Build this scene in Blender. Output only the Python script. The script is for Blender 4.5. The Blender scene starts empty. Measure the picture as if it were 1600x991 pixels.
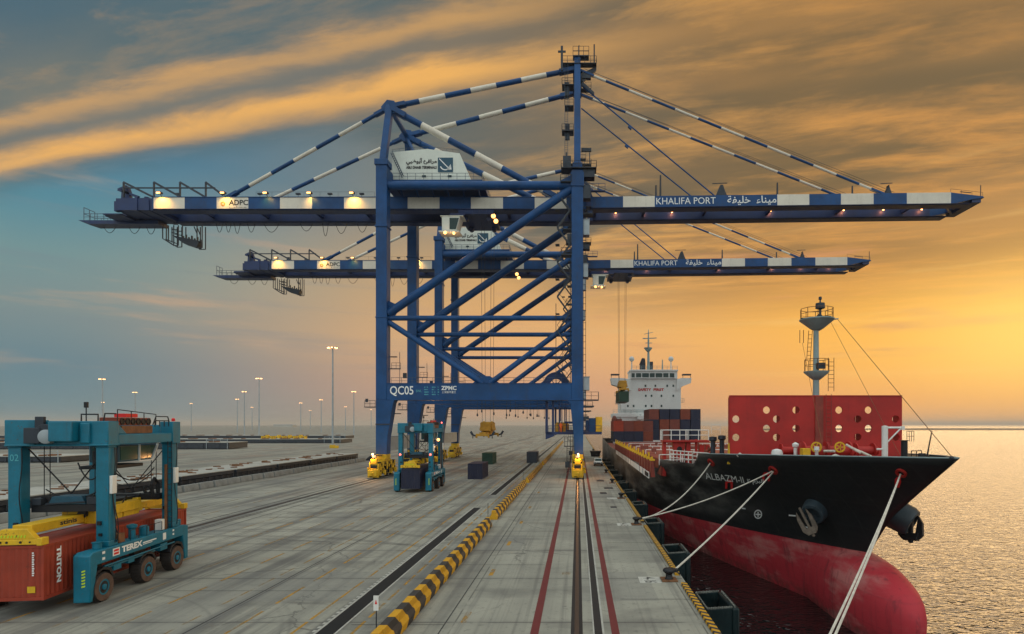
import bpy, bmesh, math, random
from mathutils import Vector, Matrix
random.seed(7)
C = bpy.context.scene.collection
S = bpy.context.scene
R = math.radians
F, H = 900.0, 9.0            # focal length in photo pixels, camera height above the quay

# ------------------------------------------------------------------ camera
cam = bpy.data.cameras.new('camera'); camo = bpy.data.objects.new('camera', cam); C.objects.link(camo)
camo.location = (0, 0, H); camo.rotation_euler = (R(90), 0, 0)
cam.sensor_width = 36; cam.lens = 36*F/1600
cam.shift_x = (800-903)/1600; cam.shift_y = (664-495.5)/1600
cam.clip_start = .5; cam.clip_end = 30000
S.camera = camo

# ------------------------------------------------------------------ render settings
S.view_settings.view_transform = 'Standard'; S.view_settings.look = 'None'
S.view_settings.exposure = 0.22; S.view_settings.gamma = 1; S.view_settings.use_curve_mapping = False
S.render.engine = 'CYCLES'
try:
    S.cycles.use_denoising = True; S.cycles.max_bounces = 6; S.cycles.diffuse_bounces = 3
    S.cycles.caustics_reflective = False; S.cycles.caustics_refractive = False
    S.cycles.sample_clamp_indirect = 4.0
except Exception: pass

# ------------------------------------------------------------------ node expression helper
def lin(c):
    c = c/255.0
    return c/12.92 if c <= .04045 else ((c+.055)/1.055)**2.4
def rgb(r, g, b): return (lin(r), lin(g), lin(b), 1)
class E:
    """a socket that takes part in arithmetic"""
    def __init__(s, nt, sock): s.nt, s.s = nt, sock
    def m(s, op, *a, clamp=False):
        n = s.nt.nodes.new('ShaderNodeMath'); n.operation = op; n.use_clamp = clamp
        for i, v in enumerate((s,)+a):
            if isinstance(v, E): s.nt.links.new(v.s, n.inputs[i])
            else: n.inputs[i].default_value = v
        return E(s.nt, n.outputs[0])
    def __add__(s, o): return s.m('ADD', o)
    def __radd__(s, o): return s.m('ADD', o)
    def __sub__(s, o): return s.m('SUBTRACT', o)
    def __rsub__(s, o): return (s*-1)+o
    def __mul__(s, o): return s.m('MULTIPLY', o)
    def __rmul__(s, o): return s.m('MULTIPLY', o)
    def __truediv__(s, o): return s.m('DIVIDE', o)
    def step(s, a, b):        # smoothstep a..b
        n = s.nt.nodes.new('ShaderNodeMapRange'); n.interpolation_type = 'SMOOTHSTEP'
        s.nt.links.new(s.s, n.inputs[0]); n.inputs[1].default_value = a; n.inputs[2].default_value = b
        return E(s.nt, n.outputs[0])
    def bump(s, c, w): return (((s-c)/w)*((s-c)/w)*-1).m('EXPONENT')
def vec(nt, x, y, z=0.0):
    n = nt.nodes.new('ShaderNodeCombineXYZ')
    for i, v in enumerate((x, y, z)):
        if isinstance(v, E): nt.links.new(v.s, n.inputs[i])
        else: n.inputs[i].default_value = v
    return E(nt, n.outputs[0])
def sep(nt, sock):
    n = nt.nodes.new('ShaderNodeSeparateXYZ'); nt.links.new(sock, n.inputs[0])
    return [E(nt, o) for o in n.outputs]
def noise(nt, v, scale=1, detail=4, rough=.55, dist=0.0):
    n = nt.nodes.new('ShaderNodeTexNoise'); n.inputs['Scale'].default_value = scale; n.inputs['Detail'].default_value = detail
    n.inputs['Roughness'].default_value = rough; n.inputs['Distortion'].default_value = dist
    if v is not None: nt.links.new(v.s if isinstance(v, E) else v, n.inputs['Vector'])
    return E(nt, n.outputs['Fac'])
def ramp(nt, f, stops, interp='LINEAR'):
    n = nt.nodes.new('ShaderNodeValToRGB'); n.color_ramp.interpolation = interp; e = n.color_ramp.elements
    while len(e) < len(stops): e.new(.5)
    for x, (p, c) in zip(e, stops): x.position = p; x.color = c
    nt.links.new(f.s, n.inputs[0]); return E(nt, n.outputs[0])
def mix(nt, f, a, b, mode='MIX'):
    n = nt.nodes.new('ShaderNodeMix'); n.data_type = 'RGBA'; n.blend_type = mode
    for sck, v in ((n.inputs[0], f), (n.inputs[6], a), (n.inputs[7], b)):
        if isinstance(v, E): nt.links.new(v.s, sck)
        else: sck.default_value = v
    return E(nt, n.outputs[2])

# ------------------------------------------------------------------ sky
SUN_AZ, SUN_EL = R(40), R(8)
W = bpy.data.worlds.new('World'); S.world = W; W.use_nodes = True
nt = W.node_tree; nt.nodes.clear()
tc = nt.nodes.new('ShaderNodeTexCoord')
dx, dy, dz = sep(nt, tc.outputs['Generated'])
az = dx.m('ARCTAN2', dy); el = dz.m('ARCSINE')
hz = dz.m('MAXIMUM', 0.0)+.035
cx, cy = dx/hz, dy/hz                                     # cloud sheet seen in perspective
a0 = cx*.94-cy*.34; s0 = cx*.34+cy*.94-a0*.088                    # across / along the cloud bands
wv = noise(nt, vec(nt, a0*.55, s0*1.3), 1.0, 5, .6)
wf = noise(nt, vec(nt, a0*1.5+7.0, s0*5.0), 1.0, 7, .68, .3)
wb = noise(nt, vec(nt, a0*.35+3.0, s0*1.6), 1.0, 4, .55)
s = s0+(wv-.5)*.20+(wf-.5)*.17
left = ramp(nt, el, [(0, rgb(96,126,134)), (.08, rgb(94,122,132)), (.15, rgb(116,132,132)), (.22, rgb(106,136,138)), (.28, rgb(80,128,142)),
                     (.36, rgb(58,114,140)), (.55, rgb(42,94,120)), (1, rgb(50,92,118))])
mid = ramp(nt, el, [(0, rgb(176,142,114)), (.06, rgb(198,150,116)), (.14, rgb(216,164,108)), (.25, rgb(196,152,96)), (.36, rgb(130,124,108)),
                    (.6, rgb(108,106,98)), (1, rgb(84,106,116))])
right = ramp(nt, el, [(0, rgb(222,164,108)), (.04, rgb(228,162,92)), (.1, rgb(234,168,76)), (.16, rgb(238,172,70)), (.24, rgb(226,156,66)), (.34, rgb(190,132,64)),
                      (.5, rgb(146,112,74)), (1, rgb(110,108,104))])
clear = mix(nt, az.step(-.78, -.08), left, mid)
clear = mix(nt, az.step(-.05, .5), clear, right)
# cloud cover: a sharp sunlit edge on the left, covering everything towards the right
thr = az.step(-.42, .35)*3.6+1.49
cover = 1.0-((s-thr)/(az.step(-.4, .2)*1.6+.16)).step(-.35, 1.0)
cover = cover*(el.step(.12, .34))
grey = mix(nt, az.step(-.55, .35), rgb(78,98,104), rgb(104,88,62))
grey = mix(nt, wb.step(.42, .68), grey, mix(nt, az.step(-.55, .3), rgb(112,112,102), rgb(158,118,70)))
lit_col = mix(nt, az.step(-.2, .6), rgb(226,168,90), rgb(206,144,72))
lit_left = (s.bump(1.215, .046)*.58+s.bump(1.405, .072)*.95)*(1.0-az.step(-.25, .25)*.8)
lit_right = ((wv*.5+wf*.5).step(.45, .64))*az.step(-.45, .2)*(.62+el.step(.62, .3)*.3)
lit_top = (wf.step(.48, .70))*.36*(1.0-s.step(1.0, 1.12)*.6)
lit = (lit_left*(wf*1.1+.42)).m('MAXIMUM', lit_right).m('MAXIMUM', lit_top).m('MINIMUM', 1.0)
blue_top = (1.0-s.step(.80, 1.12))*(1.0-az.step(-.6, -.1))
grey = mix(nt, blue_top*.75, grey, rgb(54,92,112))
cloud = mix(nt, lit, grey, lit_col)
sky = mix(nt, cover*.93, clear, cloud)
# low streaks of cloud over the horizon
lw = noise(nt, vec(nt, az*2.6, el*21.0), 1.0, 5, .6)
lm = lw.step(.53, .72)*el.step(.03, .12)*(1.0-el.step(.27, .36))
sky = mix(nt, lm*.75, sky, mix(nt, az.step(-.5, .3), rgb(178,150,124), rgb(198,136,92)))
lm2 = noise(nt, vec(nt, az*1.6+4.0, el*34.0), 1.0, 5, .6).step(.52, .75)*el.step(.02, .1)*(1.0-el.step(.3, .42))
sky = mix(nt, lm2*.35, sky, mix(nt, az.step(-.5, .4), rgb(110,122,130), rgb(236,190,112)))
# glow round the veiled sun
g = (((az-.70)*(az-.70))/(.17*.17)+((el-.125)*(el-.125))/(.085*.085))*-1
sky = mix(nt, g.m('EXPONENT')*.6, sky, rgb(255,212,104))
# high and rear sky (never in the frame): pale dusk blue that lights the quay
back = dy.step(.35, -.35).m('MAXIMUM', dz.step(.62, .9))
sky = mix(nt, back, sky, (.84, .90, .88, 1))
sky = mix(nt, dz.step(0, -.02), sky, (.16, .15, .13, 1))
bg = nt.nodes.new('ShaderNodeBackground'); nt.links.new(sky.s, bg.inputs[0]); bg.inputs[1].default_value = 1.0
nsky = nt.nodes.new('ShaderNodeTexSky'); nsky.sky_type = 'NISHITA'; nsky.sun_disc = False
nsky.sun_elevation = SUN_EL; nsky.sun_rotation = SUN_AZ; nsky.dust_density = 4
bg2 = nt.nodes.new('ShaderNodeBackground'); nt.links.new(nsky.outputs[0], bg2.inputs[0]); bg2.inputs[1].default_value = .0015
ad = nt.nodes.new('ShaderNodeAddShader'); out = nt.nodes.new('ShaderNodeOutputWorld')
nt.links.new(bg.outputs[0], ad.inputs[0]); nt.links.new(bg2.outputs[0], ad.inputs[1]); nt.links.new(ad.outputs[0], out.inputs[0])

# ------------------------------------------------------------------ sun (veiled, low, from the right)
sl = bpy.data.lights.new('sun', 'SUN'); sl.energy = .6; sl.angle = R(40); sl.color = (1, .68, .36)
so = bpy.data.objects.new('sun', sl); C.objects.link(so)
so.rotation_euler = Vector((-math.sin(SUN_AZ)*math.cos(SUN_EL), -math.cos(SUN_AZ)*math.cos(SUN_EL), -math.sin(SUN_EL))).to_track_quat('-Z', 'Y').to_euler()

# ------------------------------------------------------------------ geometry helpers
SPLIT = set('''mast_platform leg_platform chain festoon_cable oil_tank pendant boom_mast vent_post rope_coil mushroom_vent hatch_cover deck_gear deck_tank hoist_rope
    lashing_bar girder_tie stay_wire funnel gear_box lashing_gear sway_brace hydraulic_hose bow_fitting davit_frame hand_rail railing lamp mast_light radar_mast valve_box hydraulic_block stiffener
    steering_rod top_pipework cab_window boom_hinge mast_rail work_lamp end_winch hanging_cage deck_tank side_window'''.split())
class MB:
    def __init__(s): s.v, s.f, s.mi, s.cur, s.M, s.pieces = [], [], [], 0, None, []
    def mat(s, i): s.cur = i; return s
    def add(s, vs, fs):
        b = len(s.v); fa = len(s.f)
        s.v += [(s.M @ Vector(p)) if s.M else Vector(p) for p in vs]
        for f in fs: s.f.append([b+i for i in f]); s.mi.append(s.cur)
        s.pieces.append((b, len(s.v), fa, len(s.f)))
        return s
    def box(s, x0, x1, y0, y1, z0, z1):
        return s.add([(x0,y0,z0),(x1,y0,z0),(x1,y1,z0),(x0,y1,z0),(x0,y0,z1),(x1,y0,z1),(x1,y1,z1),(x0,y1,z1)],
                     [(0,3,2,1),(4,5,6,7),(0,1,5,4),(1,2,6,5),(2,3,7,6),(3,0,4,7)])
    def cbox(s, c, d): return s.box(c[0]-d[0]/2, c[0]+d[0]/2, c[1]-d[1]/2, c[1]+d[1]/2, c[2]-d[2]/2, c[2]+d[2]/2)
    def bar(s, p, q, w, h=None):
        p, q = Vector(p), Vector(q); d = (q-p)
        if d.length < 1e-6: return s
        d.normalize(); h = h or w
        up = Vector((0,0,1)) if abs(d.z) < .95 else Vector((0,1,0))
        a = d.cross(up).normalized()*(w/2); b = a.cross(d).normalized()*(h/2)
        return s.add([p-a-b,p+a-b,p+a+b,p-a+b,q-a-b,q+a-b,q+a+b,q-a+b], [(0,3,2,1),(4,5,6,7),(0,1,5,4),(1,2,6,5),(2,3,7,6),(3,0,4,7)])
    def tube(s, p, q, r, r2=None, n=10): return s.path([p, q], [r, r if r2 is None else r2], n)
    def path(s, pts, r, n=6):
        pts = [Vector(p) for p in pts]; k = len(pts); rs = r if isinstance(r, (list, tuple)) else [r]*k
        vs, fs = [], []
        a = None
        for i, p in enumerate(pts):
            d = (pts[min(i+1,k-1)]-pts[max(i-1,0)]).normalized()
            if a is None:
                up = Vector((0,0,1)) if abs(d.z) < .95 else Vector((0,1,0)); a = d.cross(up).normalized()
            else: a = (a-d*a.dot(d)).normalized()
            b = d.cross(a)
            for j in range(n):
                t = 2*math.pi*j/n; vs.append(p+(a*math.cos(t)+b*math.sin(t))*rs[i])
        for i in range(k-1):
            for j in range(n): fs.append((i*n+j, i*n+(j+1)%n, (i+1)*n+(j+1)%n, (i+1)*n+j))
        fs += [tuple(range(n-1,-1,-1)), tuple((k-1)*n+j for j in range(n))]
        return s.add(vs, fs)
    def prism(s, poly, ax, a, b):
        m = {'y': lambda u,v,w:(u,w,v), 'x': lambda u,v,w:(w,u,v), 'z': lambda u,v,w:(u,v,w)}[ax]; n = len(poly)
        return s.add([m(u,v,a) for u,v in poly]+[m(u,v,b) for u,v in poly],
                     [tuple(range(n)), tuple(range(2*n-1,n-1,-1))]+[(i,n+i,n+(i+1)%n,(i+1)%n) for i in range(n)])
    def lathe(s, prof, c=(0,0,0), n=16, ax='z'):
        vs, fs = [], []
        for r, z in prof:
            for j in range(n):
                t = 2*math.pi*j/n; u, w = r*math.cos(t), r*math.sin(t)
                q = {'z':(u,w,z),'y':(u,z,w),'x':(z,u,w)}[ax]
                vs.append((c[0]+q[0], c[1]+q[1], c[2]+q[2]))
        k = len(prof)
        for i in range(k-1):
            for j in range(n): fs.append((i*n+j, i*n+(j+1)%n, (i+1)*n+(j+1)%n, (i+1)*n+j))
        fs += [tuple(range(n-1,-1,-1)), tuple((k-1)*n+j for j in range(n))]
        return s.add(vs, fs)
    def ball(s, c, r, n=10):
        k = max(4, n//2)
        return s.lathe([(max(r*math.sin(math.pi*i/k), r*.02), -r*math.cos(math.pi*i/k)) for i in range(k+1)], c, n)
    def ring(s, c, ro, ri, h, ax='x', n=28, a0=0, a1=2*math.pi):
        full = abs(a1-a0) > 6.28; vs, fs = [], []
        k = n if full else n+1
        for j in range(k):
            t = a0+(a1-a0)*j/n; cu, su = math.cos(t), math.sin(t)
            for rr, w in ((ro,-h/2),(ro,h/2),(ri,h/2),(ri,-h/2)):
                q = {'z':(rr*cu,rr*su,w),'y':(rr*cu,w,rr*su),'x':(w,rr*cu,rr*su)}[ax]
                vs.append((c[0]+q[0], c[1]+q[1], c[2]+q[2]))
        for j in range(n):
            b0, b1 = j*4, ((j+1)%k)*4
            for e in range(4): fs.append((b0+e, b0+(e+1)%4, b1+(e+1)%4, b1+e))
        if not full: fs += [(0,1,2,3), tuple((k-1)*4+e for e in (3,2,1,0))]
        return s.add(vs, fs)
    def rail(s, pts, h=1.1, sp=1.6, r=.03, mids=(.5,), n=5):
        pts = [Vector(p) for p in pts]; up = Vector((0,0,1))
        for p, q in zip(pts, pts[1:]):
            s.tube(p+up*h, q+up*h, r, n=n)
            for m_ in mids: s.tube(p+up*h*m_, q+up*h*m_, r*.8, n=n)
            k = max(1, round((q-p).length/sp))
            for i in range(k+1):
                o = p.lerp(q, i/k); s.tube(o, o+up*h, r, n=n)
        return s
    def ladder(s, p, q, w=.5, step=.35, r=.03, side=(1,0,0)):
        p, q = Vector(p), Vector(q); a = Vector(side)*w/2
        s.tube(p-a, q-a, r, n=5); s.tube(p+a, q+a, r, n=5)
        k = int((q-p).length/step)
        for i in range(1, k):
            o = p.lerp(q, i/k); s.tube(o-a, o+a, r*.8, n=4)
        return s
    def build(s, name, mats, parent=None, bevel=0, sharp=38):
        if name in SPLIT and len(s.pieces) > 1:            # pieces that do not touch become parts of their own
            n = len(s.pieces); up = list(range(n))
            def find(i):
                while up[i] != i: up[i] = up[up[i]]; i = up[i]
                return i
            bb = []
            for (a, c, fa, fc) in s.pieces:
                vs = s.v[a:c]; bb.append([(min(p[k] for p in vs)-.06, max(p[k] for p in vs)+.06) for k in range(3)])
            for i in range(n):
                for j in range(i):
                    if all(bb[i][k][0] <= bb[j][k][1] and bb[j][k][0] <= bb[i][k][1] for k in range(3)): up[find(i)] = find(j)
            gr = {}
            for i in range(n): gr.setdefault(find(i), []).append(i)
            if len(gr) > 1:
                res = []
                for ids in gr.values():
                    m_ = MB()
                    for i in ids:
                        a, c, fa, fc = s.pieces[i]; b0 = len(m_.v); m_.v += s.v[a:c]
                        for f, q in zip(s.f[fa:fc], s.mi[fa:fc]): m_.f.append([b0+k-a for k in f]); m_.mi.append(q)
                    res.append(m_._build(name, mats, parent, bevel, sharp))
                s.built = res; return res[0]
        o = s._build(name, mats, parent, bevel, sharp); s.built = [o]; return o
    def _build(s, name, mats, parent=None, bevel=0, sharp=38):
        me = bpy.data.meshes.new(name)
        bm = bmesh.new()
        vs = [bm.verts.new(p) for p in s.v]
        for f, m_ in zip(s.f, s.mi):
            try:
                fc = bm.faces.new([vs[i] for i in f]); fc.material_index = m_; fc.smooth = True
            except ValueError: pass
        bmesh.ops.recalc_face_normals(bm, faces=bm.faces)
        bm.to_mesh(me); bm.free()
        for m_ in (mats if isinstance(mats, (list, tuple)) else [mats]): me.materials.append(m_)
        me.set_sharp_from_angle(angle=R(sharp))
        o = bpy.data.objects.new(name, me); C.objects.link(o)
        if parent: o.parent = parent
        if bevel:
            b = o.modifiers.new('bevel', 'BEVEL'); b.width = bevel; b.segments = 2; b.limit_method = 'ANGLE'; b.angle_limit = R(40)
            b.use_clamp_overlap = True
        return o
def tag(o, label=None, cat=None, group=None, kind=None):
    for k, v in (('label', label), ('category', cat), ('group', group), ('kind', kind)):
        if v: o[k] = v
    return o
def thing(name, label, cat, loc=(0,0,0), rz=0, group=None):
    o = bpy.data.objects.new(name, None); C.objects.link(o); o.location = loc; o.rotation_euler = (0,0,rz); o.empty_display_size = .2
    return tag(o, label, cat, group)
def kids(o): return [c for c in bpy.data.objects if c.parent == o]
def copy_tree(o, parent=None, skip=()):
    c = o.copy(); C.objects.link(c)
    if parent: c.parent = parent
    for ch in kids(o):
        if ch.name.split('.')[0] not in skip: copy_tree(ch, c, skip)
    return c
def text_mesh(body, size, align='LEFT', bold=0.0, sx=1.0):
    cu = bpy.data.curves.new('txt', 'FONT'); cu.body = body; cu.size = size; cu.align_x = align; cu.offset = bold; cu.resolution_u = 3
    o = bpy.data.objects.new('txt', cu); C.objects.link(o)
    dg = bpy.context.evaluated_depsgraph_get(); dg.update()
    me = bpy.data.meshes.new_from_object(o.evaluated_get(dg)); bpy.data.objects.remove(o)
    me.transform(Matrix.Diagonal((sx,1,1,1))); return me
def fit(me, w=None, h=None):
    xs = [v.co.x for v in me.vertices]; ys = [v.co.y for v in me.vertices]
    x0, x1, y0, y1 = min(xs), max(xs), min(ys), max(ys)
    me.transform(Matrix.Translation((-x0,-y0,0)))
    me.transform(Matrix.Diagonal(((w/(x1-x0)) if w else ((h/(y1-y0)) if h else 1), (h/(y1-y0)) if h else (w/(x1-x0)), 1, 1)))
    return me
def lettering(me, mat, parent, M, name='lettering'):
    """flat letters as a thin mesh of their own; M takes the text plane (x right, y up) to the parent's space"""
    me.transform(M); me.materials.clear(); me.materials.append(mat)
    o = bpy.data.objects.new(name, me); C.objects.link(o)
    if parent: o.parent = parent
    return o
def FRONT(x, y, z): return Matrix.Translation((x, y, z)) @ Matrix.Rotation(R(90), 4, 'X')        # readable from -y
def GROUND(x, y, z, rz): return Matrix.Translation((x, y, z)) @ Matrix.Rotation(rz, 4, 'Z')
def P(px, py, D): return Vector(((px-903)*D/F, D, H-(py-664)*D/F))       # photo pixel at depth D -> metres
def GD(py, z=0): return (H-z)*F/(py-664)

# ------------------------------------------------------------------ materials
MATS = {}
def new_mat(name):
    m = bpy.data.materials.new(name); m.use_nodes = True; MATS[name] = m
    return m, m.node_tree, m.node_tree.nodes['Principled BSDF']
def paint(name, col, rough=.5, metal=0.0, var=.25, grime=.35, scale=.6, streak=True, grime_col=(.05,.04,.03,1), spec=.4, bump=0.0, chips=0.0):
    """weathered surface: tone drifts over the piece, streaks of dirt run down it"""
    m, nt, b = new_mat(name); t = nt.nodes.new('ShaderNodeTexCoord'); o = t.outputs['Object']
    x, y, z = sep(nt, o)
    n1 = noise(nt, o, scale, 5, .6)
    c = mix(nt, n1.step(.25, .75), tuple(v*(1-var) for v in col[:3])+(1,), tuple(min(1, v*(1+var*.6)) for v in col[:3])+(1,))
    if grime:
        g = noise(nt, vec(nt, x*2.2, y*2.2, z*(.22 if streak else 2.2)), scale*1.7, 6, .65)
        f = noise(nt, o, scale*6, 4, .7)
        c = mix(nt, ((g*.7+f*.3).step(.5, .78))*grime, c, grime_col)
    if chips:
        ch = noise(nt, o, 5.5, 6, .72)
        c = mix(nt, (ch*.75+n1*.25).step(.61, .64)*chips, c, (.10,.045,.025,1))
    nt.links.new(c.s, b.inputs['Base Color'])
    rr = n1*.25+(rough-.12); nt.links.new(rr.s, b.inputs['Roughness'])
    b.inputs['Metallic'].default_value = metal; b.inputs['Specular IOR Level'].default_value = spec
    if bump:
        bn = nt.nodes.new('ShaderNodeBump'); bn.inputs['Strength'].default_value = bump; bn.inputs['Distance'].default_value = .03
        nt.links.new(noise(nt, o, scale*14, 4, .6).s, bn.inputs['Height']); nt.links.new(bn.outputs[0], b.inputs['Normal'])
    return m
def emit(name, col, st):
    m, nt, b = new_mat(name); b.inputs['Base Color'].default_value = (.8,.7,.5,1)
    b.inputs['Emission Color'].default_value = col; b.inputs['Emission Strength'].default_value = st; return m
M = {}
M['crane'] = paint('crane_blue', (.007,.064,.20,1), .45, 0, .3, .5, .25, spec=.28, chips=.35)
M['crane_dark'] = paint('crane_dark_blue', (.012,.034,.12,1), .5, 0, .25, .4, .3)
M['crane_white'] = paint('crane_white', (.74,.69,.58,1), .5, 0, .1, .3, .4, grime_col=(.2,.16,.1,1))
M['house'] = paint('house_white', (.72,.76,.68,1), .5, 0, .08, .3, .4, grime_col=(.25,.2,.12,1))
M['steel'] = paint('dark_steel', (.035,.045,.06,1), .5, .3, .3, .2, 1)
M['grey'] = paint('grey_steel', (.34,.39,.42,1), .5, .1, .2, .4, .6)
M['rail'] = paint('railing_steel', (.06,.09,.13,1), .5, .2, .2, 0, 1)
M['yellow'] = paint('machine_yellow', (.72,.44,.015,1), .5, 0, .2, .5, 1.2, chips=.75)
M['yellow2'] = paint('worn_ochre', (.50,.26,.02,1), .55, 0, .3, .5, 1)
M['teal'] = paint('carrier_teal', (.004,.155,.24,1), .38, 0, .2, .35, 1.2, chips=.75)
M['teal2'] = paint('carrier_teal_dark', (.012,.075,.125,1), .45, 0, .25, .4, 1.2)
M['rubber'] = paint('tyre_rubber', (.035,.03,.028,1), .8, 0, .3, .5, 3, False, (.12,.09,.07,1), .2)
M['tread'] = paint('dusty_tyre_side', (.13,.085,.065,1), .85, 0, .3, .4, 3, False, (.04,.035,.03,1), .2)
M['red_box'] = paint('container_red', (.34,.045,.020,1), .55, 0, .2, .55, .9, chips=.5, grime_col=(.06,.02,.015,1))
M['blue_box'] = paint('container_blue', (.009,.017,.05,1), .5, 0, .2, .4, .9)
M['purple_box'] = paint('container_indigo', (.010,.014,.042,1), .5, 0, .2, .4, .9)
M['orange_box'] = paint('container_orange', (.22,.045,.022,1), .55, 0, .2, .5, .9)
M['brown_box'] = paint('container_brown', (.20,.05,.035,1), .55, 0, .2, .5, .9)
M['green_box'] = paint('container_green', (.015,.06,.04,1), .55, 0, .25, .4, .9)
M['dark_box'] = paint('container_charcoal', (.03,.04,.06,1), .55, 0, .2, .4, .9)
M['white'] = paint('white_paint', (.78,.78,.74,1), .5, 0, .08, .25, 1, grime_col=(.3,.2,.12,1))
M['ship_white'] = paint('ship_white', (.70,.72,.70,1), .5, 0, .08, .35, .25, grime_col=(.32,.22,.13,1))
M['deck_red'] = paint('deck_red', (.42,.020,.016,1), .55, 0, .22, .4, .5, grime_col=(.10,.015,.015,1))
M['oxide'] = paint('oxide_red', (.26,.045,.03,1), .6, 0, .3, .5, 1)
M['mast'] = paint('mast_grey', (.27,.36,.37,1), .5, 0, .15, .45, 1, grime_col=(.18,.09,.04,1))
M['rust'] = paint('rusty_steel', (.20,.09,.04,1), .7, .1, .4, .4, 3)
M['concrete'] = paint('weathered_concrete', (.25,.26,.25,1), .85, 0, .25, .5, .7, bump=.3)
M['pale'] = paint('pale_deck', (.42,.42,.38,1), .7, 0, .15, .45, .6, False, (.2,.18,.16,1))
M['fender'] = paint('fender_green_black', (.006,.017,.020,1), .38, 0, .4, .5, 1.2, True, (.06,.07,.06,1), .2)
M['rope'] = paint('mooring_rope', (.62,.58,.50,1), .9, 0, .2, .3, 3, False, (.2,.16,.12,1))
M['black'] = paint('black_steel', (.015,.016,.02,1), .5, .2, .3, .2, 2)
M['lamp_on'] = emit('lamp_warm', (1,.42,.10,1), 3.2)
M['lamp_far'] = emit('lamp_far', (1,.50,.18,1), 6.0)
M['red_on'] = emit('lamp_red', (1,.06,.04,1), 4.0)
M['letter'] = paint('letter_white', (.80,.82,.80,1), .6, 0, .04, 0, 1)
M['letter_black'] = paint('letter_black', (.02,.02,.025,1), .6, 0, .05, 0, 1)
M['letter_teal'] = paint('letter_teal', (.10,.42,.48,1), .6, 0, .05, 0, 1)
M['letter_red'] = paint('letter_red', (.45,.03,.03,1), .6, 0, .05, 0, 1)
M['sticker'] = paint('hazard_green', (.55,.75,.03,1), .5, 0, .05, 0, 1)
M['bright_red'] = paint('bright_red', (.70,.02,.02,1), .5, 0, .1, .2, 2)
M['skin'] = paint('skin', (.35,.19,.12,1), .6, 0, .1, 0, 3)
M['hivis'] = paint('orange_coverall', (.75,.14,.02,1), .7, 0, .15, .1, 3)
def glass(name, col=(.02,.05,.05,1)):
    m, nt, b = new_mat(name); b.inputs['Base Color'].default_value = col; b.inputs['Roughness'].default_value = .08
    b.inputs['Specular IOR Level'].default_value = .25; return m
M['glass'] = glass('dark_glass'); M['glass2'] = glass('green_glass', (.02,.08,.07,1))

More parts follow.
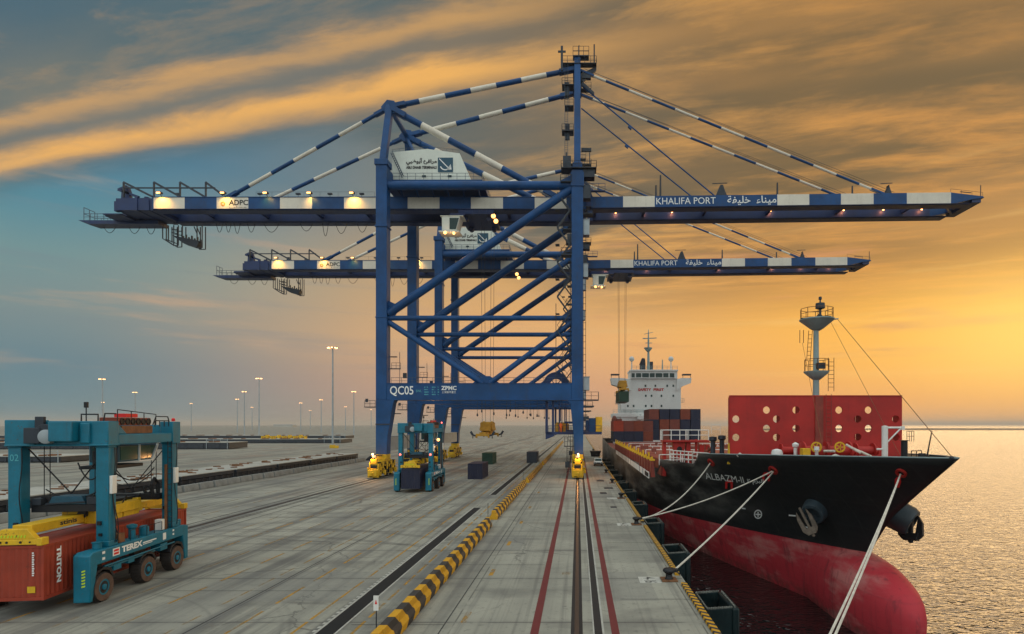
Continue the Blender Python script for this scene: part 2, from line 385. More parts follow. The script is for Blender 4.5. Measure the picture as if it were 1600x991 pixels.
# ------------------------------------------------------------------ ground: weathered concrete slabs
QX = 6.12                                    # quay edge
def slab_mat():
    m, nt, b = new_mat('concrete_apron'); g = nt.nodes.new('ShaderNodeNewGeometry'); pos = g.outputs['Position']
    x, y, z = sep(nt, pos)
    jx, jy = 5.6, 7.5
    ix, iy = (x/jx), (y/jy)
    fx, fy = ix.m('FRACT'), iy.m('FRACT')
    wn = nt.nodes.new('ShaderNodeTexWhiteNoise'); wn.noise_dimensions = '2D'
    nt.links.new(vec(nt, ix.m('FLOOR'), iy.m('FLOOR')).s, wn.inputs['Vector'])
    tone = E(nt, wn.outputs['Value'])
    big = noise(nt, pos, .045, 5, .6); med = noise(nt, pos, .35, 6, .65); fine = noise(nt, pos, 2.6, 5, .7)
    lane = noise(nt, vec(nt, x*.55, y*.022), 1.0, 6, .62)             # tracks worn along the quay
    lane2 = noise(nt, vec(nt, x*2.2, y*.035+9.0), 1.0, 4, .6)
    c = mix(nt, big*.5+med*.5, (.115,.125,.113,1), (.44,.43,.355,1))
    c = mix(nt, tone*.28, c, (.48,.47,.39,1))
    c = mix(nt, (lane.step(.45, .64))*.74*(x.step(-4, -9)*.75+.25), c, (.095,.095,.092,1))
    c = mix(nt, (lane2.step(.50, .68))*.45, c, (.10,.098,.095,1))
    c = mix(nt, (noise(nt, vec(nt, x*.16, y*.30), 1.0, 5, .6).step(.48, .68))*.46, c, (.085,.085,.083,1))
    c = mix(nt, (noise(nt, vec(nt, x*.18+5.0, y*.05), 1.0, 5, .6).step(.48, .7))*.5*(y.step(50, 110)), c, (.27,.155,.105,1))
    c = mix(nt, (fine.step(.54, .70))*.42, c, (.085,.083,.08,1))
    c = mix(nt, (noise(nt, pos, 1.1, 4, .5).step(.70, .78))*.5, c, (.05,.05,.05,1))       # oil spots
    vo = nt.nodes.new('ShaderNodeTexVoronoi'); vo.feature = 'DISTANCE_TO_EDGE'; vo.inputs['Scale'].default_value = .13
    nt.links.new(vec(nt, x+med*3.0, y*.7+big*4.0).s, vo.inputs['Vector'])
    crack = (1.0-E(nt, vo.outputs['Distance']).step(.0, .008))*(noise(nt, pos, .09, 3, .5).step(.48, .58))
    c = mix(nt, crack*.65, c, (.05,.05,.05,1))
    arc = ((x+26.0)*(x+26.0)+(y-20.0)*(y-20.0)).m('SQRT'); arc2 = ((x+3.0)*(x+3.0)*.6+(y-92.0)*(y-92.0)).m('SQRT')
    tyre = ((arc/3.1).m('FRACT').bump(.5,.045)+(arc/3.1).m('FRACT').bump(.62,.035)+(arc2/4.7).m('FRACT').bump(.5,.03))*(noise(nt, vec(nt, arc*.35, y*.03), 1.0, 4, .6).step(.50,.66))*(x.step(-7, -11))
    c = mix(nt, tyre.m('MINIMUM', 1.0)*.55, c, (.055,.055,.055,1))
    patch = (noise(nt, vec(nt, (x*.24).m('FLOOR'), (y*.17).m('FLOOR')), 3.7, 0, .5).step(.60, .62))
    c = mix(nt, patch*.35, c, (.16,.165,.16,1))
    jn = noise(nt, pos, .5, 3, .6)
    joint = fx.bump(.0, .006).m('MAXIMUM', fx.bump(1.0, .006)).m('MAXIMUM', fy.bump(.5, .008))*(jn.step(.30, .52))
    c = mix(nt, joint*.8, c, (.045,.045,.045,1))
    halo = fy.bump(.5, .05)*.3*med
    c = mix(nt, halo, c, (.09,.09,.088,1))
    nt.links.new(c.s, b.inputs['Base Color'])
    r = (med*.22+lane*-.18+.68); nt.links.new(r.s, b.inputs['Roughness'])
    b.inputs['Specular IOR Level'].default_value = .45
    bn = nt.nodes.new('ShaderNodeBump'); bn.inputs['Strength'].default_value = .22; bn.inputs['Distance'].default_value = .02
    nt.links.new((fine-joint).s, bn.inputs['Height']); nt.links.new(bn.outputs[0], b.inputs['Normal'])
    return m
def worn(name, col, lo=.40, hi=.62, sc=1.6, fade=0.0):
    """road paint rubbed through to the concrete in places"""
    m, nt, b = new_mat(name); g = nt.nodes.new('ShaderNodeNewGeometry'); pos = g.outputs['Position']
    x, y, z = sep(nt, pos)
    n = noise(nt, vec(nt, x*sc*1.4, y*sc*.5, 0.0), 1.0, 6, .7); n2 = noise(nt, pos, .16, 3, .5)
    b.inputs['Base Color'].default_value = col; b.inputs['Roughness'].default_value = .75
    c = mix(nt, n, tuple(v*.6 for v in col[:3])+(1,), col); nt.links.new(c.s, b.inputs['Base Color'])
    a = ((n*.6+n2*.4).step(lo, hi))*(1-fade)
    nt.links.new(a.s, b.inputs['Alpha']); return m
M['apron'] = slab_mat()
M['line_yellow'] = worn('worn_yellow_line', (.55,.29,.03,1), .38, .56, 1.6, .12)
M['line_faint'] = worn('faint_yellow_line', (.50,.28,.05,1), .42, .60, 1.6, .25)
M['line_red'] = worn('red_line', (.17,.022,.022,1), .22, .40)
M['pad_white'] = worn('pad_white', (.62,.62,.56,1), .25, .5)
M['pad_black'] = worn('pad_black', (.03,.03,.03,1), .1, .25)
M['crack'] = worn('dark_joint', (.04,.04,.04,1), .30, .5)

g = MB()
g.box(-5000, QX, -80, 9000, -14, 0)
tag(g.build('quay_apron', M['apron']), kind='structure')

def water_mat():
    m, nt, b = new_mat('sea_water'); g = nt.nodes.new('ShaderNodeNewGeometry'); pos = g.outputs['Position']
    x, y, z = sep(nt, pos)
    b.inputs['Base Color'].default_value = (.006,.008,.009,1); b.inputs['Roughness'].default_value = .04
    b.inputs['IOR'].default_value = 1.75; b.inputs['Specular IOR Level'].default_value = .5
    r = x*.94+y*.34; t = y*.94-x*.34
    w1 = noise(nt, vec(nt, x*.55+y*.12, y*1.0-x*.15), 1.0, 2, .5, .8); w1 = (w1-.5).m('ABSOLUTE')*-2.0
    w2 = noise(nt, vec(nt, r*.13, t*.26), 1.0, 2, .5, .4)
    w3 = noise(nt, vec(nt, r*1.9, t*2.8), 1.0, 1, .5)
    cam_d = nt.nodes.new('ShaderNodeVectorMath'); cam_d.operation = 'LENGTH'; nt.links.new(pos, cam_d.inputs[0])
    bn = nt.nodes.new('ShaderNodeBump'); bn.inputs['Strength'].default_value = .6; bn.inputs['Distance'].default_value = 1.0
    nt.links.new((w1*.60+w2*.5+w3*.20).s, bn.inputs['Height']); nt.links.new(bn.outputs[0], b.inputs['Normal'])
    return m
M['water'] = water_mat()
w = MB().add([(-12000,-3000,-6.6),(26000,-3000,-6.6),(26000,26000,-6.6),(-12000,26000,-6.6)], [(0,1,2,3)])
tag(w.build('sea_water', M['water']), kind='structure')

# long low breakwater of the port, far out on the right
sp = MB()
pts = []
for i in range(61):
    X = 560+i*36; hgt = (.9+.8*random.random())*min(1, i/6)
    pts.append((X, hgt))
sp.prism([(560,-8)]+[(X, h_-4.2) for X, h_ in pts]+[(pts[-1][0],-8)], 'y', 1900, 1930)
M['spit'] = paint('rock_spit', (.10,.09,.085,1), .9, 0, .3, .2, .05)
tag(sp.build('terrain_spit', M['spit']), kind='structure')

# ------------------------------------------------------------------ painted lines, rails and trench (sheets 4 mm apart)
def strip(name, x0, x1, y0, y1, z, mat, dash=None):
    b = MB()
    if dash:
        y = y0
        while y < y1:
            b.add([(x0,y,z),(x1,y,z),(x1,min(y+dash[0],y1),z),(x0,min(y+dash[0],y1),z)], [(0,1,2,3)]); y += dash[0]+dash[1]
    else:
        k = max(1, int((y1-y0)/40))
        for i in range(k):
            a, c = y0+(y1-y0)*i/k, y0+(y1-y0)*(i+1)/k
            b.add([(x0,a,z),(x1,a,z),(x1,c,z),(x0,c,z)], [(0,1,2,3)])
    return tag(b.build(name, mat), kind='structure')
strip('painted_red_line', -2.06, -1.70, 5, 420, .004, M['line_red'])
strip('painted_red_line', 1.46, 1.80, 5, 420, .004, M['line_red'])
for X, w_, d, m_ in ((-9.75,.14,(2.2,.5),'line_yellow'),(-12.35,.14,(9,.3),'line_yellow'),(-15.2,.15,(3,1.2),'line_yellow'),(-17.8,.13,(6,.6),'line_faint'),
                     (-20.6,.15,(3,1.2),'line_yellow'),(-23.4,.13,(5,2),'line_faint'),(-26.2,.15,(3,1.2),'line_yellow'),(-29.2,.13,(6,1),'line_faint'),
                     (-37.5,.14,(3,1.5),'line_faint'),(-41.0,.14,(3,1.5),'line_faint')):
    strip('painted_yellow_line', X-w_/2, X+w_/2, 8, 330, .004, M[m_], d)
b = MB()
for y in (26.2, 34.4, 43, 52.5, 62, 76): b.add([(-5.35,y,.004),(-5.1,y,.004),(-5.1,y+1.5,.004),(-5.35,y+1.5,.004)], [(0,1,2,3)])
for y in (34.6,): b.add([(-.95,y,.004),(-.45,y,.004),(-.45,y+.5,.004),(-.95,y+.5,.004)], [(0,1,2,3)])
tag(b.build('painted_yellow_mark', M['line_yellow']), kind='structure')
# joints in the concrete that show as long dark lines
strip('concrete_joint', -6.05, -5.99, 8, 150, .004, M['crack'])
strip('concrete_joint', -17.05, -16.97, 14, 130, .004, M['crack'])
strip('concrete_joint', -31.25, -31.15, 40, 200, .004, M['crack'])
b = MB()
for y, x0, x1 in ((25.9,-10.2,-6.0),(37.0,-10,-2.1),(46.5,-10,-2.1),(31.2,-22,-12.5),(43.5,-30,-12),(56,-30,-12),(29.7,2.2,6.0),(44,2.2,6),(61,2.2,6)):
    b.add([(x0,y,.006),(x1,y,.006),(x1,y+.05,.006),(x0,y+.05,.006)], [(0,1,2,3)])
tag(b.build('concrete_joint', M['crack']), kind='structure')

M['groove'] = paint('rail_groove', (.022,.020,.02,1), .8, 0, .3, .4, 2, False, (.09,.05,.03,1))
M['railhead'] = paint('rail_head', (.11,.085,.07,1), .42, .6, .3, .5, 1.5, False, (.12,.05,.025,1))
M['channel'] = paint('channel_edge', (.42,.42,.38,1), .7, 0, .2, .5, 1, False)
def crane_rail(X, y0, y1):
    b = MB(); b.box(X-.26, X-.10, y0, y1, -.02, .006); b.box(X+.10, X+.26, y0, y1, -.02, .006)
    tag(b.build('rail_groove', M['groove']), kind='structure')
    c = MB(); c.box(X-.045, X+.045, y0, y1, -.02, .03); c.box(X-.10, X+.10, y0, y1, -.02, .010)
    tag(c.build('crane_rail', M['railhead']), kind='structure')
crane_rail(-.05, 5, 700); crane_rail(-34.0, 5, 700)
for X in (-35.2, -32.9, -32.5):
    strip('rail_groove', X-.09, X+.09, 5, 500, .004, M['groove'])
b = MB(); b.box(.72, 1.06, 5, 500, -.02, .005); tag(b.build('cable_trench', M['groove']), kind='structure')
b = MB(); b.box(1.06, 1.15, 5, 500, -.02, .012); b.box(.66, .72, 5, 500, -.02, .012); tag(b.build('trench_edge', M['channel']), kind='structure')
# wide dark cable trench left of the barrier
M['trench'] = paint('trench_cover', (.007,.008,.009,1), .8, 0, .4, .15, 2, False, (.06,.055,.05,1))
for (y0, y1) in ((6, 62.5), (74, 470)):
    b = MB(); b.box(-11.28, -10.52, y0, y1, -.02, .008); tag(b.build('trench_cover', M['trench']), kind='structure')
    e = MB(); e.box(-11.40, -11.30, y0, y1, -.02, .014); e.box(-10.50, -10.42, y0, y1, -.02, .014)
    tag(e.build('trench_edge', M['channel']), kind='structure')
b = MB()
y = 6
while y < 62:
    b.box(-11.56, -11.42, y, y+.22, -.02, .012); y += .5
tag(b.build('trench_edge_plates', M['channel']), kind='structure')

# ------------------------------------------------------------------ striped kerb along the quay edge, with a gap at every bollard
def stripe_mat(name, axis_scale, slant, ya=(.74,.38,.008,1), bl=(.018,.017,.018,1), zfold=None):
    m, nt, b = new_mat(name); g = nt.nodes.new('ShaderNodeTexCoord'); x, y, z = sep(nt, g.outputs['Object'])
    ph = y*axis_scale
    if zfold is None: ph = ph+x*slant+z*slant
    else: ph = ph+(z-zfold).m('ABSOLUTE')*slant
    k = (ph.m('FRACT')-.5).step(-.012, .012)
    n = noise(nt, g.outputs['Object'], 2.2, 5, .65); f = noise(nt, g.outputs['Object'], 9, 4, .7)
    yc = mix(nt, n, tuple(v*.55 for v in ya[:3])+(1,), ya); bc = mix(nt, n, bl, (.05,.045,.04,1))
    c = mix(nt, k, yc, bc)
    c = mix(nt, ((n*.5+f*.5).step(.56, .72))*.55, c, (.13,.12,.105,1))
    nt.links.new(c.s, b.inputs['Base Color']); b.inputs['Roughness'].default_value = .7
    return m
M['kerb_stripe'] = stripe_mat('kerb_stripe', 1.9, 1.5)
M['barrier_stripe'] = stripe_mat('barrier_stripe', .5, .62, zfold=.42)
bollard_y = [15.0, 33.4, 52.0, 70.5, 89.0, 107.5, 126, 144.5, 163, 181.5, 200]
pad_text = {33.4: '4-16', 52.0: '4-15', 70.5: '4-14'}
ks = [5]+[v for yb in bollard_y for v in (yb-1.0, yb+1.0)]+[420]
for i in range(0, len(ks), 2):
    b = MB(); b.box(5.80, 6.10, ks[i], ks[i+1], -.05, .16)
    tag(b.build('kerb_strip', M['kerb_stripe'], bevel=.02), kind='structure')
b = MB(); b.box(QX, QX+.06, 5, 420, -.55, -.03); tag(b.build('quay_cope', M['channel']), kind='structure')

# ------------------------------------------------------------------ striped barrier runs
BAR = [(-.36,0),(.36,0),(.36,.30),(.20,.50),(.17,.84),(-.17,.84),(-.20,.50),(-.36,.30)]
def barrier(X, y0, y1, label):
    o = thing('striped_barrier', label, 'barrier', (X, y0, 0), 0, 'striped barrier runs along the crane rail')
    b = MB(); L = y1-y0
    k = max(1, round(L/2))
    for i in range(k):                              # blocks set end to end with narrow gaps
        a, c = L*i/k+.012, L*(i+1)/k-.012; ox = random.uniform(-.02,.02)
        b.prism([(u+ox, v) for u, v in BAR], 'y', a, c)
    b.build('concrete_blocks', M['barrier_stripe'], o, bevel=.012, sharp=12)
barrier(-7.95, 13.0, 51.0, 'striped barrier run closest to the camera, beside the sign with the white plate')
barrier(-8.0, 54.6, 86.0, 'second striped barrier run, starting at the thin post by the end of the dark trench')
barrier(-7.9, 89.0, 124.0, 'third striped barrier run, dirty ochre, level with the dark blue container on the ground')
barrier(-7.9, 128.0, 300.0, 'farthest striped barrier run, fading away behind the crane leg with the hanging platform')

def sign_post(X, Y, h, plate, label):
    o = thing('sign_post', label, 'sign', (X, Y, 0))
    b = MB(); b.lathe([(.10,0),(.10,.03),(.025,.05),(.025,h)], n=8); b.build('post', M['steel'], o)
    if plate:
        p = MB(); p.box(-.11,.11,-.045,-.03, h-.60, h+.05); pl = p.build('sign_plate', M['white'], o)
        q = MB(); q.prism([(-.05,h-.32),(.05,h-.32),(0,h-.12)], 'y', -.052, -.046); q.build('warning_mark', M['bright_red'], pl)
sign_post(-8.75, 25.0, 1.55, True, 'thin dark post with a small white sign plate beside the closest barrier run')
sign_post(-8.65, 55.4, 1.5, False, 'thin bare grey post at the head of the second barrier run')
sign_post(-8.6, 90.5, 2.2, False, 'thin bare post at the head of the third barrier run')
sign_post(-8.6, 128.0, 2.4, False, 'thin bare post far off at the head of the farthest barrier run')

# ------------------------------------------------------------------ bollards, number pads, covers in the deck
def bollard(Y, label):
    o = thing('bollard', label, 'bollard', (5.28, Y, 0), 0, 'mooring bollards along the quay edge')
    b = MB(); b.cbox((0,0,.04), (.9,.95,.08)); b.build('base_plate', M['rust'], o, bevel=.02)
    c = MB(); c.lathe([(.26,.08),(.20,.16),(.18,.36),(.30,.46),(.36,.52),(.36,.60),(.28,.68),(.10,.72)], n=16)
    c.box(.10,.52,-.16,.16,.50,.66); c.build('bollard_head', M['black'], o, bevel=.02)
bn_ = ['black mooring bollard beside the white 4-16 pad', 'black mooring bollard beside the white 4-15 pad where two ropes meet', 'third black bollard from the camera beside a small white pad',
       'fourth black bollard from the camera, past the 4-15 pad', 'black bollard on the quay edge in front of the parked white car', 'black bollard just behind the parked white car',
       'small black bollard beyond the white car, sixth of the distant row', 'tiny far bollard, fourth from the far end of the quay row', 'tiny far bollard, third from the far end of the quay row', 'tiny far bollard, last but one of the quay row', ]
for yb, l in zip(bollard_y[1:], bn_): bollard(yb, l)
bollard(15.0, 'black bollard at the frame bottom that holds the double bow line')
for yb, t in pad_text.items():
    b = MB(); b.add([(3.55,yb-.62,.004),(4.78,yb-.62,.004),(4.78,yb+.72,.004),(3.55,yb+.72,.004)], [(0,1,2,3)])
    p = tag(b.build('painted_number_pad', M['pad_white']), kind='structure')
    if t != '4-14': lettering(fit(text_mesh(t, 1, bold=.015), 1.18, .72), M['pad_black'], p, GROUND(3.82, yb+.62, .008, R(-90)))
for i, (X, Y, w_, d_, l) in enumerate(((3.35,76,.9,2.0,'dark square cover in the quay, closest of the four to the camera'),(4.35,82,1.3,2.0,'dark cover in the quay beside the third bollard'),
        (3.6,93,1.2,3.0,'dark square cover in the quay, farthest and widest, before the white car'),(3.9,63,.7,1.0,'small dark cover in the quay between the two number pads'))):
    b = MB(); b.box(-w_/2,w_/2,-d_/2,d_/2,-.02,.012)
    for k in range(6): b.box(-w_/2+.05,w_/2-.05,-d_/2+d_*(k+.4)/6.5,-d_/2+d_*(k+.7)/6.5,.012,.02)
    o = tag(b.build('drain_cover', M['steel']), l, 'drain cover', 'covers let into the quay'); o.location = (X, Y, 0)

# ------------------------------------------------------------------ rubber fenders on the quay wall
M['chain'] = paint('fender_chain', (.20,.21,.19,1), .6, 0, .4, .6, 4, False)
def make_fender(label, Y):
    o = thing('quay_fender', label, 'fender', (QX+.06, Y, -.55), 0, 'fenders along the quay wall')
    b = MB(); b.box(1.85,2.25,-1.55,1.55,-4.3,0)                     # face panel
    b.build('fender_panel', M['fender'], o, bevel=.10)
    r = MB(); r.lathe([(1.15,.02),(1.05,.3),(.75,1.2),(.7,1.7),(.8,1.86)], (0,0,-1.75), 20, 'x'); r.build('rubber_cone', M['fender'], o)
    s_ = MB(); s_.prism([(.55,-.10),(1.84,0),(1.84,-3.9),(1.2,-4.1),(.55,-1.2)], 'y', -1.5, -1.38); s_.prism([(.55,-.10),(1.84,0),(1.84,-3.9),(1.2,-4.1),(.55,-1.2)], 'y', 1.38, 1.5)
    s_.box(.5,.62,-1.5,1.5,-1.2,-.06)
    s_.build('side_shield', M['fender'], o, bevel=.03)
    e = MB()
    for a, c in (((.56,-1.44,-.04),(1.9,-1.44,.05)),((.56,1.44,-.04),(1.9,1.44,.05)),((2.02,-1.44,.05),(2.02,1.44,.05)),((.56,-1.44,-.04),(.56,1.44,-.04))):
        p, q = Vector(a), Vector(c); k = 14
        for i in range(k):                                          # row of chain links along the top rim
            u, v = p.lerp(q, i/k), p.lerp(q, (i+.8)/k); e.bar(u, v, .07, .07) if i % 2 else e.bar(u, v, .04, .11)
    e.build('chain', M['chain'], o)
    return o
ordn = ['closest', 'second', 'third', 'fourth', 'fifth', 'sixth', 'seventh', 'eighth', 'ninth', 'tenth', 'eleventh', 'twelfth', 'thirteenth', 'fourteenth']
fr = make_fender('dark green-black fender on the quay wall, closest to the camera at the frame bottom', 31.5)
fend = [fr]
for i in range(1, 11):
    o = copy_tree(fr); o.location = (QX+.06, 31.5+i*13.0, -.55); fend.append(o)
    o['label'] = f"dark green-black fender on the quay wall, {ordn[i]} one counted from the camera"

# ================================================================== quay cranes
K = 105.7/F                                       # metres per photo pixel on the front girder
def gx(px): return (px-903)*K
def make_crane():
    cy0 = 109.5
    o = thing('quay_crane', 'tall blue and white quay crane nearest the camera, marked QC05 on its portal beam', 'crane', (0, cy0, 0), 0, 'ship to shore cranes on the quay')
    CB, CD, CW = M['crane'], M['crane_dark'], M['crane_white']
    yf, yr = -9.1, 9.2
    # ---- legs
    for y in (yf, yr):
        b = MB()
        b.box(-34.9,-33.0,y-1,y+1,13.35,54.6)
        b.prism([(-34.9,13.35),(-31.6,13.35),(-31.9,12.8),(-32.9,6.8),(-33.0,3.9),(-34.9,3.9)], 'y', y-1, y+1)
        b.box(-35.05,-32.85,y-1.15,y+1.15,43.2,43.5); b.box(-35.0,-32.9,y-1.1,y+1.1,27.5,27.7)
        b.box(-35.1,-32.8,y-1.2,y+1.2,53.9,54.9)
        b.build('leg', CB, o, bevel=.05)
        b = MB()
        b.box(-1.1,.9,y-1,y+1,13.35,53)
        b.prism([(-1.9,13.35),(.98,13.35),(.92,8),(.9,3.9),(-.6,3.9),(-.68,6.5),(-1.3,12.6)], 'y', y-1, y+1)
        b.box(-1.25,1.05,y-1.15,y+1.15,50.2,52.6); b.box(-1.2,1.0,y-1.1,y+1.1,13.2,13.45)
        b.build('leg', CB, o, bevel=.05)
        # portal beam with gusset corners
        b = MB(); b.box(-33.0,-1.1,y-.95,y+.95,13.35,16.15); b.box(-33.0,-1.1,y-1.05,y+1.05,16.1,16.22)
        b.box(-33.0,-1.1,y-1.05,y+1.05,13.25,13.38)
        pb = b.build('portal_beam', CB, o, bevel=.04)
        r_ = MB(); r_.rail([(-32.8,y+.8,16.2),(-20,y+.8,16.2),(-6,y+.8,16.2),(-1.3,y+.8,16.2)], 1.1, 1.8, .035)
        r_.build('railing', M['rail'], pb)
        if y == yf:
            L = [('QC05',-32.45,13.95,4.05,1.75,'letter',.012), ('SWL',-27.95,14.65,.95,.42,'letter_teal',0), ('ZPMC',-23.6,15.0,2.65,.72,'letter',.03), ('上海振华重工',-23.5,14.45,2.45,.40,'letter',0)]
            for t, x, z, w_, h_, m_, bd in L:
                lettering(fit(text_mesh(t, 1, bold=bd), w_, h_), M[m_], pb, FRONT(x, y-.975, z))
            q = MB()
            for (x0, x1) in ((-26.5,-25.75),(-25.2,-24.5),(-24.2,-23.95)):
                for k in range(4):
                    z = 15.6-k*.42; wj = random.uniform(.7, 1)
                    for t in range(5): q.box(x0+(x1-x0)*t/5, x0+(x1-x0)*(t+.7)/5*wj, y-.975, y-.965, z-.2, z)
            q.build('lettering', M['letter_teal'], pb)
        # braces
        b = MB()
        b.tube((-33.0,y,27.6),(-1.0,y,27.6),.45,n=12); b.build('brace', CB, o)
        b = MB(); b.tube((-33.0,y,28.4),(-1.0,y,50.2),.74,n=14)
        b.prism([(-33.0,26.6),(-31.6,28.4),(-31.2,29.8),(-33.0,30.6)],'y',y-.12,y+.12); b.build('brace', CB, o)
        b = MB(); b.tube((-33.0,y,26.9),(-16.6,y,16.2),.48,n=12); b.build('brace', CB, o)
        b = MB(); b.tube((-1.0,y,26.9),(-15.4,y,16.2),.48,n=12)
        b.prism([(-18.4,16.2),(-13.6,16.2),(-15.3,17.5),(-16.7,17.5)],'y',y-.1,y+.1)
        b.prism([(-1.1,25.7),(-2.9,27.4),(-2.9,27.9),(-1.1,29.4)],'y',y-.1,y+.1); b.build('brace', CB, o)
        b = MB(); b.tube((-33.0,y,50.7),(-1.0,y,50.7),.76,n=14)
        b.prism([(-1.1,48.6),(-3.6,50.2),(-3.6,51.2),(-1.1,52.6)],'y',y-.14,y+.14); b.build('brace', CB, o)
    # ---- ties along the quay
    for x in (-33.95,-.1):
        b = MB(); b.box(x-.8,x+.8,yf+1,yr-1,52.0,53.9) if x < -10 else b.box(x-.8,x+.8,yf+1,yr-1,51.0,53)
        b.build('cross_beam', CB, o, bevel=.04)
        b = MB(); b.box(x-.75,x+.75,yf+1.0,yr-1.0,4.4,6.9); b.box(x-.85,x+.85,yf+1.0,yr-1.0,6.9,7.0)
        for k in range(4): b.lathe([(.12,0),(.12,.04)], (x+.76,yf+3+k*1.2,5.6), 8, 'x')
        b.build('sill_beam', M['grey'], o, bevel=.03)
    # ---- bogies: equaliser, trucks, wheels
    for x in (-33.95,-.05):
        for y in (yf, yr):
            b = MB()
            b.box(x-.92,x+.92,y-1.1,y+1.1,3.1,3.9)
            b.prism([(y-4.0,2.2),(y-2.2,2.9),(y-.8,3.15),(y+.8,3.15),(y+2.2,2.9),(y+4.0,2.2),(y+4.0,1.7),(y+2.4,1.8),(y,2.3),(y-2.4,1.8),(y-4.0,1.7)],'x',x-.72,x+.72)
            for s_ in (-1,1):
                yc = y+s_*2.9
                b.prism([(yc-1.9,1.3),(yc-.6,1.85),(yc+.6,1.85),(yc+1.9,1.3),(yc+1.9,.55),(yc+.5,.95),(yc-.5,.95),(yc-1.9,.55)],'x',x-.85,x+.85)
                for t_ in (-1.15,1.15): b.box(x-1.0,x-.85,yc+t_-.4,yc+t_+.4,.45,1.1); b.box(x+.85,x+1.0,yc+t_-.4,yc+t_+.4,.45,1.1)
                b.box(x+1.0,x+1.4,yc-.25,yc+.35,.8,1.35)
            b.box(x-.7,x+.7,y-5.35,y-4.75,.5,1.5); b.lathe([(.2,-5.75),(.2,-5.35)],(x,y,1.0),10,'y'); b.box(x-.92,x+.92,y-5.0,y-4.7,.25,1.7)
            b.box(x-1.0,x-.86,y-4.9,y-2.0,1.2,1.9)
            for k in range(9):
                yk = y-4.2+k*1.05; b.box(x-.95,x-.86,yk,yk+.55,1.5+.5*(k % 2),2.3+.4*((k+1) % 3)); b.box(x+.86,x+.95,yk+.2,yk+.7,1.4+.3*(k % 3),2.2+.5*(k % 2))
            b.box(x-.8,x+.8,y-4.6,y-3.4,1.7,2.5); b.box(x-.5,x+.5,y-4.7,y-4.2,2.5,3.3)
            bg_ = b.build('bogie', M['yellow'], o, bevel=.03)
            w_ = MB()
            for k in range(8): yk = y-3.9+k*1.05; w_.box(x-.93,x+.93,yk,yk+.32,.75,1.55+.9*(k % 2)); w_.box(x-.78,x+.78,yk+.4,yk+.75,1.9,2.75)  # black boxes stand in for the dark, shaded gaps between bogie parts
            w_.box(x-.55,x+.55,y-4.66,y-4.58,1.75,2.3); w_.box(x-.6,x-.1,y-5.05,y-4.98,.4,.9); w_.box(x+.15,x+.6,y-5.05,y-4.98,.9,1.5)
            for s_ in (-1,1):
                for t_ in (-1.15,1.15):
                    w_.lathe([(.32,-.22),(.46,-.2),(.42,-.14),(.42,.14),(.46,.2),(.32,.22)],(x,y+s_*2.9+t_,.46),14,'x')
            w_.box(x-.35,x+.35,y-4.2,y+4.2,1.9,2.1); w_.box(x-.5,x-.38,y-.9,y+.9,2.2,3.0)
            w_.build('wheels_and_dark_gaps', M['black'], bg_)
            if y == yf:
                f_ = MB(); f_.ball((x-.25 if x < -10 else x+.1,y-4.35,4.1),.17,10); f_.build('warning_lamp', M['lamp_on'], bg_)
                f_ = MB(); f_.box(x-.4,x+.3,y-4.35,y-1.05,3.75,3.85); f_.box(x-.35,x+.3,y-4.4,y-4.2,3.5,3.9); f_.build('lamp_bracket', M['steel'], bg_)
    # ---- girders and boom: upper plate with painted blocks, recessed lower web, rail flange
    def zb(x): return .0122*max(0, x-1.8)
    gl = [(240,288.5),(338.5,388),(437.5,487.5),(537.5,587),(637,686.7),(735.8,785.9),(835.5,885)]
    bl = [(973.6,1023),(1214.6,1264.5),(1314,1365),(1417,1486)]
    for y, nm in ((-3.0,'f'),(3.4,'r')):
        b = MB()
        edges = [238]+[v for ab in gl for v in ab]+[916]
        for i, (a, c) in enumerate(zip(edges, edges[1:])):
            if c-a < 1: continue
            b.mat(1 if (i % 2 and nm == 'f') else (0 if nm == 'f' else 2)); b.box(gx(a),gx(c),y-.8,y+.8,48.46,50.75)
        b.mat(0); b.box(gx(238),gx(916),y-.9,y+.9,50.75,50.85)
        gd = b.build('girder_plate', [CB, CW, CD], o)
        b = MB(); b.box(gx(238),gx(916),y-1.0,y+1.0,48.30,48.44); b.box(gx(240),gx(916),y-1.35,y-.82,48.42,48.48)
        for k in range(60): xk = gx(242)+k*(gx(912)-gx(242))/59; b.box(xk-.05,xk+.05,y-1.25,y-.98,48.2,48.42)
        b.build('girder_flange', CD, o)
        b = MB()
        edges = [926]+[v for ab in bl for v in ab]
        for i, (a, c) in enumerate(zip(edges, edges[1:])):
            b.mat(1 if (i % 2 and nm == 'f') else (0 if nm == 'f' else 2)); xa, xc = gx(a), gx(c)
            b.add([(xa,y-.8,48.7+zb(xa)),(xc,y-.8,48.7+zb(xc)),(xc,y+.8,48.7+zb(xc)),(xa,y+.8,48.7+zb(xa)),(xa,y-.8,50.85+zb(xa)),(xc,y-.8,50.85+zb(xc)),(xc,y+.8,50.85+zb(xc)),(xa,y+.8,50.85+zb(xa))],
                  [(0,3,2,1),(4,5,6,7),(0,1,5,4),(1,2,6,5),(2,3,7,6),(3,0,4,7)])
        b.mat(0); xt = gx(1486)
        b.prism([(xt,48.7+zb(xt)),(gx(1520),49.6+zb(xt)),(gx(1538),50.7),(gx(1536),50.95),(gx(1518),51.2),(xt,51.65)],'y',y-.8,y+.8)
        b.prism([(gx(924),49.0),(gx(926),48.7),(gx(926),50.9),(gx(922),52.0),(gx(916),51.2)],'y',y-.8,y+.8)
        bp = b.build('boom_plate', [CB, CW, CD], o)
        b = MB(); x0, x1 = gx(922), gx(1512)
